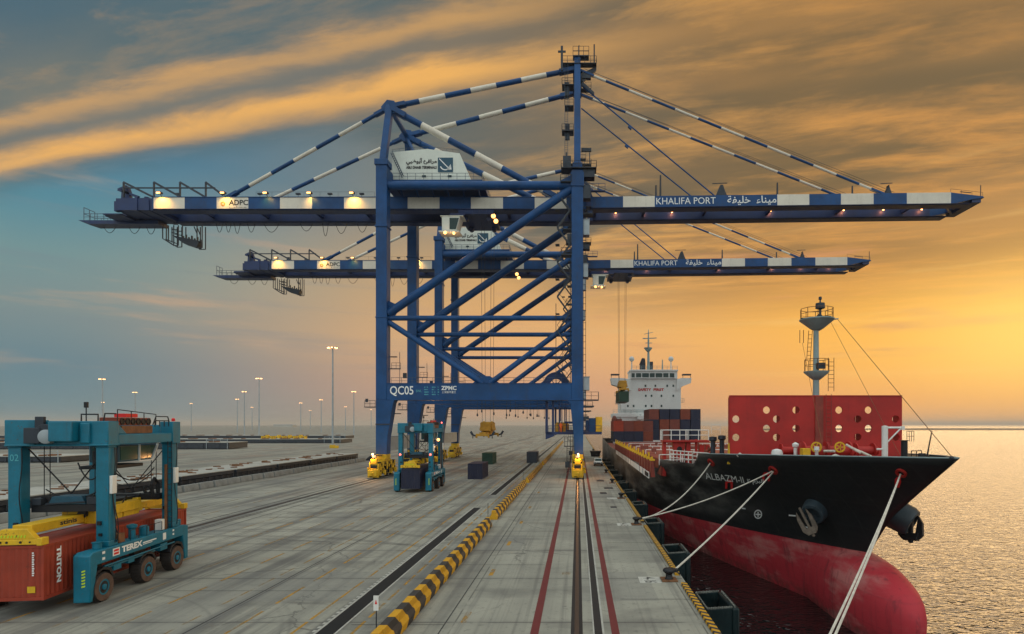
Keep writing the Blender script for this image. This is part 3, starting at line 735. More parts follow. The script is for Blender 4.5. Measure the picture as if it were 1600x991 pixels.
        for (za, zc, ya, yc) in ((48.52,48.68,-1.0,1.0),(48.62,48.68,-1.3,-.82)):
            b.add([(x0,y+ya,za),(x1,y+ya,za+zb(x1)),(x1,y+yc,za+zb(x1)),(x0,y+yc,za),(x0,y+ya,zc),(x1,y+ya,zc+zb(x1)),(x1,y+yc,zc+zb(x1)),(x0,y+yc,zc)],
                  [(0,3,2,1),(4,5,6,7),(0,1,5,4),(1,2,6,5),(2,3,7,6),(3,0,4,7)])
        b.build('boom_flange', CD, o)
        if nm == 'f':
            yy = y-.83
            ang = Matrix.Rotation(-math.atan(.0122), 4, 'Y')
            lettering(fit(text_mesh('KHALIFA PORT', 1), 10.9, 1.22), M['letter'], bp, Matrix.Translation((gx(1025.5),yy,49.28+zb(gx(1025)))) @ ang @ FRONT(0,0,0))
            lettering(fit(text_mesh('\uFE94\uFED4\uFEF4\uFEE0\uFEA7  \uFE80\uFE8E\uFEE8\uFEF4\uFEE3', 1, bold=.012), 9.0, 1.7), M['letter'], bp, Matrix.Translation((gx(1136.5),yy,49.0+zb(gx(1137)))) @ ang @ FRONT(0,0,0))
            lettering(fit(text_mesh('ADPC', 1, bold=.02), 3.55, 1.0), M['letter_black'], gd, FRONT(gx(357.5),yy,49.3))
            lettering(fit(text_mesh('\uFEF2\uFEE0\uFEE4\uFEF4', 1), 3.3, .32), M['letter_black'], gd, FRONT(gx(358),yy,48.75))
            q = MB(); q.ring((gx(348.5),yy,49.55),.42,.26,.02,'y',16)
            for k in range(6): t = k*math.pi/3; q.bar((gx(348.5)+.1*math.cos(t),yy,49.55+.1*math.sin(t)),(gx(348.5)+.3*math.cos(t),yy,49.55+.3*math.sin(t)),.05,.02)
            q.build('emblem', M['yellow2'], gd)
    # ---- girder cross ties
    b = MB()
    for px in (240,300,390,480,560,690,790,890): b.box(gx(px)-.3,gx(px)+.3,-2.2,2.6,49.2,50.4)
    for px in (930,1010,1110,1215,1330,1440,1515): b.box(gx(px)-.25,gx(px)+.25,-2.2,2.6,49.4+zb(gx(px)),50.4+zb(gx(px)))
    b.box(gx(1520),gx(1534),-3.6,4.0,49.9,50.7); b.bar((gx(1488),-2.2,49.6),(gx(1522),2.6,50.1),.4)
    b.build('girder_tie', CD, o)
    # ---- masts
    for y0, y1 in ((yf,-3.5),(yr,4.1)):
        b = MB(); b.bar((-.1,y0,51.5),(-.1,y1,76.6),1.15,1.15); b.box(-.95,.75,(y0*.96+y1*.04)-.9,(y0*.96+y1*.04)+.9,51,54.5)
        b.build('mast', CB, o, bevel=.05)
        ya, xa = (-6.5 if y0 < 0 else 3.8), -33.6
        b = MB(); b.bar((-33.95,y0,54.6),(xa,ya,66),1.1,1.1)
        b.prism([(xa-.8,64.6),(xa+.9,64.4),(xa+1.6,65.2),(xa+.9,66.7),(xa-.4,66.9),(xa-1.5,65.6)],'y',ya-.5,ya+.5); b.build('rear_mast', CB, o, bevel=.04)
    b = MB(); b.box(-.9,.7,-3.2,3.8,73.2,74.6); b.box(-.6,.4,-4.3,4.8,61,61.6); b.build('mast_tie', CB, o, bevel=.04)
    b = MB(); b.tube((-33.6,-6.5,65.6),(-33.6,3.8,65.6),.45,n=10); b.tube((-33.6,3.8,65.4),(-28.5,-5.6,56),.3,n=8); b.build('rear_mast_tie', CB, o)
    # ---- striped stays
    def stay(p, q, r, seg, dark0=True, n=10, ends=True):
        p, q = Vector(p), Vector(q); L = (q-p).length; k = max(1, round(L/seg)); b = MB()
        for i in range(k):
            b.mat((i+(0 if dark0 else 1)) % 2); b.tube(p.lerp(q, i/k), p.lerp(q, (i+1)/k), r, n=n)
        if ends:
            b.mat(0); d = (q-p)/L
            for (c, s_) in ((p,1),(q,-1)): b.bar(c-d*s_*.6, c+d*s_*2.2, r*2.6, r*1.5)
        return b.build('stay', [CB, CW], o)
    for ya, yg, ym, yy in ((-6.5,-3.0,-3.5,-3.0),(3.8,3.4,4.1,3.4)):
        stay((-33.0,ya,65.9),(-1.3,ym,74.3),.46,4.6)                         # rear mast to mast head
        stay((-34.4,ya,65.4),(gx(352),yg,51.0),.34,4.5)                      # back stay to the landward girder
        stay((-32.8,ya,65.2),(-4.4,yg,51.2),.58,5.0)                         # strut down to the hinge
        stay((.9,ym,74.0),(50.6+(3.2 if False else 5.6),yg,51.8),.23,4.6,False,8) # outer fore stay
        b = MB(); b.tube((.7,ym,71.4),(25.2,yg,51.4),.13,n=7); b.bar((9.3,ym*.66+yg*.34,64),(9.9,ym*.65+yg*.35,63.5),.5,.3); b.build('stay', CB, o)
        b = MB(); b.tube((1.5,ym,74.4),(57.5,yg,51.9),.04,n=5); b.tube((1.2,ym+.6,74.9),(58.5,yg,52.0),.035,n=5); b.build('hoist_rope', M['steel'], o)
    # ---- machinery house
    b = MB(); b.prism([(-33.3,52.9),(-19.2,52.9),(-21.2,57.7),(-27,58.5),(-33.3,57.9)],'y',-6.2,6.4)
    b.box(-33.35,-19.1,-6.3,6.5,52.75,52.95)
    for k in range(11): xk = -32.8+k*1.15; b.box(xk,xk+.03,-6.23,-6.2,53,57.6)
    hs = b.build('machinery_house', M['house'], o, bevel=.05)
    b = MB(); b.box(-33.4,-17.0,-6.9,7.0,52.2,52.7); b.box(-33.4,-17,-6.9,-6.5,51.4,52.2)
    for k in range(6): b.bar((-32+k*2.8,-6.5,52.2),(-32+k*2.8,-3.8,50.8),.25)
    b.build('house_platform', CB, o)
    b = MB(); b.rail([(-33.3,-6.85,52.7),(-26,-6.85,52.7),(-17.1,-6.85,52.7),(-17.1,6.9,52.7)], 1.15, 1.5, .04)
    b.rail([(-33.3,-6.1,57.95),(-27,-6.1,58.5),(-21.3,-6.1,57.8)], .5, 1.2, .03, ())
    b.ladder((-33.2,-6.9,57.6),(-31.2,-6.9,53.2),.7,.4,.08,(0.3,0,.5)); b.build('railing', M['rail'], hs)
    lettering(fit(text_mesh('\uFEF2\uFE92\uFEC7\uFEEE\uFE91\uFE83 \uFE8A\uFED3\uFE8D\uFEAE\uFEE3', 1, bold=.03), 5.5, 1.3), M['letter_black'], hs, FRONT(-30.8,-6.26,55.55))
    lettering(fit(text_mesh('ABU DHABI TERMINALS', 1, bold=.04), 5.5, .52), M['letter_black'], hs, FRONT(-30.8,-6.26,54.9))
    b = MB(); b.box(-25.1,-22.4,-6.27,-6.24,54.3,56.9); lg = b.build('emblem_board', M['teal2'], hs)
    b = MB(); cx_, cz_ = -23.75,55.5                                       # white anchor of arc, shank and arrowhead
    b.bar((cx_-1.1,-6.30,56.7),(cx_+.62,-6.30,54.95),.02,.17); b.ring((cx_-.02,-6.30,55.6),1.0,.80,.02,'y',18,R(-160),R(-12))
    b.prism([(cx_+1.12,54.75),(cx_+.95,55.7),(cx_+.2,54.7)],'y',-6.31,-6.29); b.build('emblem', M['letter'], lg)
    for xk in (-27.6,-23.0):
        b = MB(); b.box(xk-.35,xk+.35,-6.28,-6.2,53.4,53.75); b.build('window', M['glass'], hs)
    # ---- landward end: winch platform, davit frames, hanging cage (read off as metres)
    def q5(x, y): return gx(120+x/5.333), H-(270+y/5.333-664)*K
    K2 = 111.5/F
    def qr(x, y): return (120+x/5.333-903)*K2, H-(270+y/5.333-664)*K2
    b = MB()
    b.prism([qr(40,408),qr(700,408),qr(700,438),qr(130,438)],'y',1.2,3.9)
    b.build('end_platform', CD, o)
    b = MB()
    for y in (1.3,3.8):
        pts_ = [qr(x,405) for x in (85,250,420,640)]
        b.rail([(x,y,z) for x, z in pts_],1.2,1.3,.05)
    b.rail([(qr(85,405)[0],1.3,qr(85,405)[1]),(qr(85,405)[0],3.8,qr(85,405)[1])],2.4,1.6,.06)
    b.build('railing', M['rail'], o)
    b = MB()
    x0,z0 = q5(318,300); x1,z1 = q5(640,210); b.box(x0,x1,-3.6,3.9,48.5,z1)
    b.box(x0-.5,x0+.6,-3.4,-2.6,48.4,q5(0,230)[1]); b.box(q5(480,0)[0],q5(500,0)[0],-3.75,4,48.4,z1+.2); b.box(q5(560,0)[0],q5(600,0)[0],-3.8,4,48.4,z1-.4)
    x0,_ = q5(130,0); x1,_ = q5(320,0); b.box(x0,x1,-1.0,3.8,q5(0,315)[1],q5(0,292)[1]); b.box(x0+.8,x1,-2.5,3.8,q5(0,325)[1],q5(0,318)[1])
    for xx in (150,190,230,270,300): b.box(q5(xx,0)[0],q5(xx,0)[0]+.25,-.9,-.6,48.3,q5(0,318)[1])
    b.prism([q5(345,215),q5(350,150),q5(362,95),q5(395,95),q5(410,140),q5(420,215)],'y',-3.2,-2.4); b.prism([q5(310,270),q5(330,215),q5(430,205),q5(560,205),q5(575,270)],'y',-3.5,4)
    b.prism([q5(510,205),q5(520,175),q5(550,178),q5(560,205)],'y',-2.5,2)
    b.bar((*[q5(318,128)[0]],-3,q5(0,128)[1]),(q5(490,190)[0],-3,q5(0,190)[1]),.4); b.bar((q5(318,128)[0],-3,q5(0,128)[1]),(q5(390,98)[0],-3,q5(0,98)[1]),.35)
    b.build('end_winch', CD, o)
    b = MB()
    for y in (-3.7,4.1):
        for (tx_, bx_, by_) in ((387,630,200),(640,860,200),(857,1065,200),(1072,1215,185)):
            (xa,za),(xc,zc) = q5(tx_,78), q5(bx_,by_); b.bar((xa,y,za),(xc,y,zc),.3,.36); b.bar((xa,y,za),(xa,y,50.8),.24)
        (xa,za),(xc,zc) = q5(390,125), q5(1150,125); b.bar((xa,y,za),(xc,y,zc),.2)
    b.build('davit_frame', M['steel'], o)
    b = MB()
    for y in (2.6,3.6):
        for (p_, q_) in (((697,430),(697,540)),((697,540),(790,600)),((790,600),(828,598)),((828,598),(828,430)),((745,430),(745,560)),((790,430),(790,600)),((770,490),(828,500)),((770,462),(828,466)),
                         ((1028,430),(1028,618)),((985,430),(985,560)),((1028,618),(975,618)),((720,545),(800,575)),((960,440),(985,500)),((862,430),(862,520))):
            (xa,za),(xc,zc) = qr(*p_), qr(*q_); b.bar((xa,y,za),(xc,y,zc),.14)
    b.prism([qr(780,515),(qr(850,530)),qr(1000,560),qr(1000,585),qr(985,618),qr(880,585)],'y',2.4,3.8)
    for k in range(7): x_, z_ = qr(860+k*24,545+k*5); b.box(x_-.1,x_+.1,2.8,3.1,z_,z_+.7+.4*(k % 2))
    b.build('hanging_cage', M['steel'], o)
    for (x_, wd, dp) in ((165,24,15),(204,22,16),(230,17,17),(338,10,14),(352,8,14),(366,9,16),(388,12,14),(420,24,14),(475,20,12),(505,9,20),(530,18,16),(563,16,14)):
        x0, x1 = (x_-wd/2-903)*K2, (x_+wd/2-903)*K2; pts_ = []
        for i in range(11):
            t = i/10; pts_.append((x0+(x1-x0)*t,3.0,48.35-dp*K2*(1-(2*t-1)**2)))
        MB().path(pts_,.05,5).build('festoon_cable', M['black'], o)
    # ---- aloft: platforms and ladders on the mast and at the portal corner
    def plat(b, x0, x1, y0, y1, z, h=1.1):
        b.box(x0,x1,y0,y1,z-.12,z); b.rail([(x0,y0,z),(x1,y0,z),(x1,y1,z),(x0,y1,z),(x0,y0,z)],h,1.0,.04)
    b = MB(); plat(b,-3.0,3.4,-4.6,-3.2,75.0,1.2); plat(b,-2.6,2.6,3.4,4.8,75.0,1.2); plat(b,-.9,2.0,-4.4,-3,76.5,1.6); plat(b,-2.9,-.8,-4.8,-2.6,71.0); plat(b,-2.4,-.8,-5,-3,67.0); plat(b,-2.9,-.8,-5.6,-3.6,62.2)
    b.box(-3.1,-2.7,-5.6,-5.2,73,77.4); b.box(-3.6,-2.2,-5.5,-5.3,76.3,76.6); b.tube((3.0,-3.5,75),(3.0,-3.5,79),.12); b.tube((.2,-3,76.5),(.2,-3,79.2),.08); b.box(.7,2.4,-3.9,-3.1,72.6,73.1); b.prism([(.5,71.6),(3.4,74.2),(3.4,74.9),(.5,73.4)],'y',-3.7,-3.3)
    b.prism([(.5,71.6),(3.0,69.6),(3.0,70.1),(.5,72.4)],'y',-3.7,-3.3); b.box(-.9,.7,-4.1,-2.9,70.5,71.2); b.box(-2.4,-1.6,-4.2,-3.2,69.2,71.6)
    b.box(-2.3,-1.5,-5,-4.6,60.8,63.6); b.box(.6,2.4,-6.4,-6.0,58.0,58.6)
    b.build('mast_platform', M['steel'], o)
    b = MB(); b.ladder((-2.1,-5.6,53.5),(-2.1,-4.4,75),.55,.4,.04,(1,0,0)); b.build('mast_ladder', M['rail'], o)
    b = MB(); plat(b,-2.9,3.2,-10.4,-7.8,53.4); b.box(.9,2.9,-9.9,-8,51.9,53.2); plat(b,-3,-1.1,-10.4,-8,51.0); b.box(-2.6,-1.2,-9.8,-8.6,53.4,55.6); b.box(.9,2.2,-9.9,-8.3,48.2,50.5)
    plat(b,.9,2.6,-10.1,-8.1,45.6); plat(b,-2.6,-1.1,-10.1,-8.1,42.9); plat(b,-2.9,-1.1,-10.1,-8.1,38.5)
    b.build('leg_platform', M['steel'], o)
    b = MB()
    z, k = 16.3, 0
    while z < 48:
        x0, x1 = (-3.6,-1.4) if k % 2 else (-1.4,-3.6)
        for yy in (-9.6,-8.9): b.bar((x0,yy,z),(x1,yy,z+3.0),.08,.22)
        b.tube((x0,-9.6,z+1),(x1,-9.6,z+4.0),.04,n=5)
        b.box(-3.9,-3.2,-9.9,-8.6,z-.06,z) if not k % 2 else b.box(-1.7,-1.1,-9.9,-8.6,z-.06,z)
        z += 3.0; k += 1
    for x_ in (-3.8,-1.25): b.tube((x_,-9.7,16.2),(x_,-9.7,30 if x_ < -3 else 49),.06,n=5)
    b.build('stair_tower', M['steel'], o)
    b = MB(); zz = 8.5
    b.tube((1.35,-9.6,7.5),(1.35,-9.6,45),.045,n=5)
    for k in range(34): b.bar((.9,-9.6,8+k*1.1),(1.4,-9.6,8+k*1.1),.07)
    b.build('cable_run', M['steel'], o)
    # cabinets on the waterside of the leg
    for (z0, z1, x1) in ((41.9,44.6,2.0),(34.6,36.9,1.75),(15.0,17.3,2.0)):
        b = MB(); b.box(.92,x1,-9.8,-8.2,z0,z1); b.box(.95,x1+.08,-9.9,-8.1,z1,z1+.08); b.build('cabinet', M['grey'], o, bevel=.05)
    # cable reel above the portal beam
    b = MB(); b.ring((-3.9,-6.6,16.1),2.15,1.1,.7,'y',30); b.ring((-3.9,-6.6,16.1),2.3,2.1,.9,'y',30)
    for k in range(8): t = k*math.pi/4; b.bar((-3.9,-6.6,16.1),(-3.9+1.2*math.cos(t),-6.6,16.1+1.2*math.sin(t)),.12)
    b.lathe([(.35,-7.0),(.35,-6.1)],(-3.9,0,16.1),12,'y'); b.bar((-3.9,-6.2,13),(-3.9,-6.2,16.1),.3); b.build('cable_reel', M['crane_dark'], o)
    # hanging checker platform under the portal beam, waterside
    b = MB(); b.box(-5.6,4.2,-8.0,-5.4,7.3,7.75); b.prism([(-5.7,6.4),(-4.2,7.0),(-4.2,7.4),(-5.7,7.9)],'y',-8,-5.4); b.box(-5.75,-5.3,-7.9,-7.5,7.5,13.3); b.box(-4.6,-4.2,-7.9,-7.6,7.7,13.3); b.box(-3.4,-3.2,-7.9,-7.7,7.7,13.3); b.box(-2.9,-2.75,-7.9,-7.7,7.7,13.3)
    b.box(-2.3,-1.0,-8,-6,9.3,9.6); b.box(-2.2,-2.1,-8,-7.9,9.4,13); b.rail([(-5.2,-7.95,7.75),(4.1,-7.95,7.75)],1.1,1.2,.035); b.rail([(.9,-7.95,7.75),(1.9,-7.95,7.75)],1.8,.6,.05)
    b.build('checker_platform', M['crane_dark'], o)
    b = MB(); b.box(-4.0,-2.2,-7.6,-6.0,7.78,9.2); b.box(-3.9,-2.4,-7.3,-6.2,9.2,9.45)
    b.build('control_box', M['yellow2'], o, bevel=.05)
    b = MB(); b.box(1.95,3.1,-7.8,-5.8,7.77,10.2); b.build('cabinet', M['crane'], o, bevel=.04)
    b = MB(); b.box(3.15,4.3,-7.8,-5.8,7.77,10.4); b.build('cabinet', M['yellow'], o, bevel=.04)
    b = MB(); b.box(1.0,3.6,-9.8,-8.2,13.2,13.4); b.rail([(1.0,-9.75,13.4),(3.6,-9.75,13.4),(3.6,-8.3,13.4)],1.3,1.1,.04); b.box(.95,2.8,-9.7,-8.3,12.1,12.35); b.box(.95,2.3,-9.7,-8.3,11.3,11.5)
    b.box(.9,1.9,-9.8,-9.0,9.9,10.5); b.box(-2.4,-.7,-9.9,-9.2,5.2,5.35); b.rail([(-2.3,-9.85,5.3),(-.8,-9.85,5.3)],1.6,.5,.04); b.ladder((-1.6,-9.6,.6),(-1.6,-9.6,5.2),.6,.35,.05)
    b.box(-2.2,-1.4,-10,-9.3,1.6,2.6)
    b.build('leg_platform', M['steel'], o)
    # bracket walkway on the landside leg
    for y_, s_ in ((yf,0),(yr,0)):
        b = MB(); b.box(-36.8,-34.9,y_-1.3,y_+.4,12.0,12.14); b.rail([(-34.9,y_-1.25,12.1),(-36.7,y_-1.25,12.1)],1.1,.9,.04); b.box(-36.6,-36.2,y_-1.25,y_-1,12.9,13.5); b.box(-34.9,-32.5,y_-1.15,y_-1.02,9.0,9.2)
        b.box(-33,-31.3,y_+.9,y_+1.4,18.8,18.95); b.box(-33,-31.9,y_+.9,y_+1.4,20.9,21.05); b.tube((-31.4,y_+1.1,16.2),(-31.4,y_+1.1,21.8),.05,n=5); b.box(-30.7,-30.1,y_+.6,y_+1,17.2,18.1); b.rail([(-32.9,y_+1.3,18.95),(-31.3,y_+1.3,18.95)],1,.8,.035)
        b.box(-32.9,-31.2,y_+.9,y_+1.3,13.9-3,11.05); b.build('leg_platform', M['steel'], o)
    # antennas and sheave posts on the boom
    b = MB()
    for (px, py) in ((1026,287),(1033,271),(1217,283),(1335,288)): b.tube((gx(px),-3,50.9),(gx(px),-3,H-(py-664)*K),.2,.14,n=6)
    for (px0, px1, zt) in ((1118,1138,53),(1383,1398,52.9)):
        b.prism([(gx(px0),50.9),(gx(px1),50.9),(gx(px1)-.5,52.0),(gx(px1)-.9,53.2),(gx(px0)+1.0,53.2),(gx(px0)+.5,52)],'y',-3.5,-2.5); b.bar((gx(px0)-.4,-3,53.6),(gx(px1),-3,53.7),.12)
    b.tube((gx(1537),-3,50.9),(gx(1537),-3,53.3),.08,n=5); b.bar((gx(1505),-3,52.1),(gx(1522),-3,51.9),.12); b.rail([(gx(1486),-3.7,51.65),(gx(1536),-3.7,51.0)],.7,2.2,.03,())
    b.rail([(gx(400),-3.8,50.85),(gx(500),-3.8,50.85),(gx(585),-3.8,50.85)],.9,3,.02,())
    for px in (270,400,460,510,560): b.box(gx(px),gx(px)+.8,-3.4,-3,51.5,51.75); b.tube((gx(px)+.4,-3.2,50.8),(gx(px)+.4,-3.2,51.5),.05,n=5)
    b.build('boom_mast', M['steel'], o)
    b = MB(); b.box(gx(916),gx(924),-4.2,-2,49,52.2); b.box(gx(918),gx(926),-4.3,-2.2,46.3,48.2); b.lathe([(.5,-4.4),(.5,-4.0)],(gx(922),0,47.6),14,'y'); b.box(gx(905),gx(945),-5,-4.4,51.4,51.6); b.rail([(gx(905),-5,51.6),(gx(945),-5,51.6)],1.2,1.2,.04)
    b.build('boom_hinge', CD, o)
    # ---- floodlights: lamp head on a hood, with the light it throws on the plate
    def flood(x, y, z, power, tgt, spot=True):
        f_ = MB(); f_.box(x-.45,x+.45,y-.35,y+.25,z,z+.3); f_.bar((x,y+.1,z),(x,y+.9,z-.3),.1); h_ = f_.build('floodlight', M['steel'], o)
        f_ = MB(); f_.box(x-.34,x+.34,y-.42,y-.3,z-.05,z+.2); f_.build('lamp', M['lamp_on'], h_)
        l = bpy.data.lights.new('lamp_light','SPOT'); l.energy = power; l.color = (1,.52,.08); l.spot_size = R(115); l.spot_blend = 1; l.shadow_soft_size = .2
        lo = bpy.data.objects.new('lamp_light', l); C.objects.link(lo); lo.parent = o; lo.location = (x,y-.55,z-.12)
        lo.rotation_euler = (Vector(tgt)-Vector((x,y-.55,z-.12))).to_track_quat('-Z','Y').to_euler()
    for px, pw in ((253,800),(352,520),(418,240),(486,240),(552,800)):
        flood(gx(px),-4.4,51.15,pw,(gx(px)+.3,-3.4,49.0))
    def small(x, y, z, power, col=(1,.42,.18)):
        f_ = MB(); f_.ball((x,y,z),.2,8); f_.build('lamp', M['lamp_on'], o)
        l = bpy.data.lights.new('lamp_light','POINT'); l.energy = power; l.color = col; l.shadow_soft_size = .2
        lo = bpy.data.objects.new('lamp_light', l); C.objects.link(lo); lo.parent = o; lo.location = (x,y-.35,z-.25)
    for px in (962,1006,1050,1204,1318,1380,1412,1440): small((px-903)*.1243,2.35,50.15+zb(gx(px)),75,(1,.30,.12))
    for x_, y_, z_ in ((-34.3,-13.9,3.9),(.15,-13.9,3.9)):
        l = bpy.data.lights.new('lamp_light','POINT'); l.energy = 500; l.color = (1,.45,.15); l.shadow_soft_size = .25
        lo = bpy.data.objects.new('lamp_light', l); C.objects.link(lo); lo.parent = o; lo.location = (x_,y_-.1,z_)
    f_ = MB()
    for (px, py) in ((771,338),(775,346)): f_.ball((gx(px),-3.9,H-(py-664)*K),.42,10)
    f_.build('lamp', M['lamp_on'], o)
    # hanging hook lights under the portal beam
    f_ = MB(); hk = [(745,648),(752,642),(771,646),(791,648),(797,641),(805,649),(817,644),(829,648),(839,649)]
    for (px, py) in hk:
        X, Z = (px-903)*.1116, H-(py-664)*.1116; f_.tube((X,yf+.6,Z),(X,yf+.6,13.3),.035,n=5); f_.lathe([(.06,0),(.16,.15),(.1,.5)],(X,yf+.6,Z-.3),8)
    f_.build('pendant', M['steel'], o)
    f_ = MB()
    for (px, py) in ((595,612),): pass
    b = MB(); b.tube((-33.6,yr-2,13),(-33.6,yr-2,13),.01) if False else None
    return o
def make_trolley(o, X, cab_dx):
    """trolley with operator cab under the girders, a part of its crane"""
    b = MB(); b.box(X-3.2,X+3.2,-4.4,4.8,47.5,48.2); b.box(X-2.6,X+2.6,-1.9,2.3,48.2,49.6); b.box(X-4.6,X-2.0,-5.2,-4.4,47.0,47.3)
    for dx_ in (-2.2,2.2):
        for y in (-2.6,3.0): b.lathe([(.5,y-.5),(.5,y+.5)],(X+dx_,0,47.2),12,'y')
    b.rail([(X-3.2,-4.4,47.2),(X+3.2,-4.4,47.2)],1.1,1.2,.04); t = b.build('trolley', M['crane_dark'], o)
    c = X+cab_dx; b = MB(); b.M = Matrix.Translation((0,0,1.1)); b.prism([(c-1.6,43.0),(c+1.0,43.0),(c+1.7,45.6),(c-1.6,45.6)],'y',-5.4,-2.6); b.box(c-1.9,c+2.3,-5.5,-2.4,45.6,45.75); b.box(c-2.2,c+1.6,-5.5,-2.6,42.75,43.0)
    cb = b.build('operator_cab', M['house'], t, bevel=.06)
    b = MB(); b.M = Matrix.Translation((0,0,1.1)); b.prism([(c-.2,43.25),(c+.95,43.25),(c+1.5,45.3),(c-.2,45.3)],'y',-5.44,-5.38); b.build('cab_window', M['glass'], t)
    b = MB(); b.M = Matrix.Translation((0,0,1.1)); b.lathe([(.22,-5.62),(.3,-5.5)],(c-1.0,0,42.6),10,'y'); b.lathe([(.2,-5.62),(.26,-5.5)],(c+.6,0,42.5),10,'y'); b.build('lamp', M['lamp_on'], t)
    l = bpy.data.lights.new('lamp_light','POINT'); l.energy = 120; l.color = (1,.5,.2); lo = bpy.data.objects.new('lamp_light', l); C.objects.link(lo); lo.parent = o; lo.location = (c,-6,42.4)
crane1 = make_crane()
crane2 = copy_tree(crane1, None)
crane2.location = (0, 109.5+40.7, 0)
crane2['label'] = 'second blue and white quay crane standing behind the crane marked QC05'
def drop_number(o):                       # the number on the far beam cannot be read
    for ch in kids(o):
        for g_ in kids(ch):
            if g_.name.startswith('lettering') and ch.name.startswith('portal_beam') and any(abs((v.co.x)+32.45) < .3 for v in list(g_.data.vertices)[:400]): bpy.data.objects.remove(g_); return
for ch in [crane2]: drop_number(ch)
make_trolley(crane1, -18.6, -4.4)
make_trolley(crane2, 11.0, -5.6)

def make_spreader(name, label, loc, cargo=None, top=37, guides=True):
    """headblock and telescopic frame seen end-on, hanging from its hoist ropes"""
    o = thing(name, label, 'spreader', loc, 0)
    b = MB(); b.box(-.95,.95,-3.0,3.0,1.2,2.75); b.prism([(-1.25,1.35),(1.25,1.35),(1.0,2.6),(-1.0,2.6)],'y',-2.2,2.2)
    for x_ in (-.75,.75): b.lathe([(.72,x_-.14),(.72,x_+.14)],(0,0,2.35),16,'x')
    for y_ in (-2.4,2.4): b.lathe([(.62,-.85),(.62,.85)],(0,y_,2.3),16,'x')
    b.build('headblock', M['yellow2'], o, bevel=.04)
    b = MB(); b.box(-.6,.6,-6.0,6.0,.55,1.0)
    for y_ in (-6.05,6.05): b.box(-1.2,1.2,y_-.2,y_+.2,.3,.75); b.box(-1.25,-.95,y_-.25,y_+.25,0,.4); b.box(.95,1.25,y_-.25,y_+.25,0,.4)
    b.box(-.8,.8,-1.8,1.8,.5,1.25)
    b.build('telescopic_frame', M['yellow2'], o, bevel=.03)
    b = MB()
    for y_ in (-6.1,6.1):
        for s_ in (-1,1): b.bar((s_*1.15,y_,.35),(s_*1.75,y_,.5),.2,.3); b.bar((s_*1.75,y_,.5),(s_*2.15,y_,1.15),.12,.4); b.bar((s_*1.75,y_,.5),(s_*1.75,y_,-.1),.12,.3)
    if guides: b.build('corner_guide', M['steel'], o)
    b = MB()
    for x_ in (-.75,.75):
        for y_ in (-1.9,1.9): b.tube((x_,y_,2.6),(x_*1.25,y_,top),.035,n=5)
    b.build('hoist_rope', M['steel'], o)
    return o
make_spreader('container_spreader', 'ochre container spreader hanging empty on ropes under the nearer crane', (-17.2, 110, 6.65), top=40.5)
make_spreader('container_spreader', 'yellow spreader hanging in front of the white bridge, gripping a green container', (11.35, 148, 17.3), top=30.5, guides=False)

# ================================================================== containers
CAST = .16
def container_mesh(L, Wd=2.44, Ht=2.59):
    """frame and corrugated walls of a box standing on z = 0, its near end at y = 0"""
    fr = MB(); h = Wd/2; e = .11
    for x in (-h, h-e):
        for y in (0, L-e): fr.box(x, x+e, y, y+e, 0, Ht)
        fr.box(x, x+e, e, L-e, 0, .16); fr.box(x, x+e, e, L-e, Ht-.10, Ht)
    for y in (0, L-e): fr.box(-h+e, h-e, y, y+e, 0, .16); fr.box(-h+e, h-e, y, y+e, Ht-.12, Ht)
    for x in (-h-.006, h-CAST+.006):
        for y in (-.006, L-CAST+.006):
            for z in (-.004, Ht-.12+.006): fr.box(x, x+CAST, y, y+CAST, z, z+.12)
    wl = MB()
    def corr(n, length, place):
        d, vs, fs = .042, [], []
        prof = []
        for i in range(n):
            a = i/n*length; s = length/n
            prof += [(a, 0), (a+.30*s, 0), (a+.5*s, d), (a+.80*s, d)]
        prof.append((length, 0))
        for (t, q) in prof: vs += [place(t, q, .14), place(t, q, Ht-.08)]
        for i in range(len(prof)-1): fs.append((2*i, 2*i+2, 2*i+3, 2*i+1))
        wl.add(vs, fs)
    corr(max(4, int(L/.28)), L-.12, lambda t, q, z: (h-.02-q, .06+t, z))
    corr(max(4, int(L/.28)), L-.12, lambda t, q, z: (-h+.02+q, .06+t, z))
    corr(8, Wd-.12, lambda t, q, z: (-h+.06+t, .03+q, z))
    wl.box(-h+.05, h-.05, .04, L-.04, Ht-.07, Ht-.02); wl.box(-h+.05, h-.05, .04, L-.04, .10, .16)
    dr = MB(); dr.box(-h+.12, -.01, L-.10, L-.03, .17, Ht-.13); dr.box(.01, h-.12, L-.10, L-.03, .17, Ht-.13)
    lk = MB()
    for x in (-.85,-.35,.35,.85): lk.tube((x,L+.0,.12),(x,L+.0,Ht-.1),.022,n=5)
    return fr, wl, dr, lk
_cache = {}
def container(label, loc, L, mat, rz=0, group=None, cat='container', Ht=2.59):
    o = thing('shipping_container', label, cat, loc, rz, group)
    key = (L, Ht)
    if key not in _cache:
        fr, wl, dr, lk = container_mesh(L, Ht=Ht); _cache[key] = [(n, m.build(n, M['red_box']).data, None) for n, m in (('frame',fr),('corrugated_wall',wl),('door',dr),('locking_bar',lk))]
        for ob in [ob for ob in bpy.data.objects if ob.parent is None and ob.type == 'MESH' and ob.data in [d for _, d, _ in _cache[key]]]: bpy.data.objects.remove(ob)
    dobj = None
    for n, d, _ in _cache[key]:
        k2 = (L, Ht, n, mat)
        if k2 not in _cache:
            me = d.copy(); me.materials.clear(); me.materials.append(M['grey'] if n == 'locking_bar' else M[mat]); _cache[k2] = me
        c = bpy.data.objects.new(n, _cache[k2]); C.objects.link(c); c.parent = dobj if n == 'locking_bar' else o
        if n == 'door': dobj = c
    return o

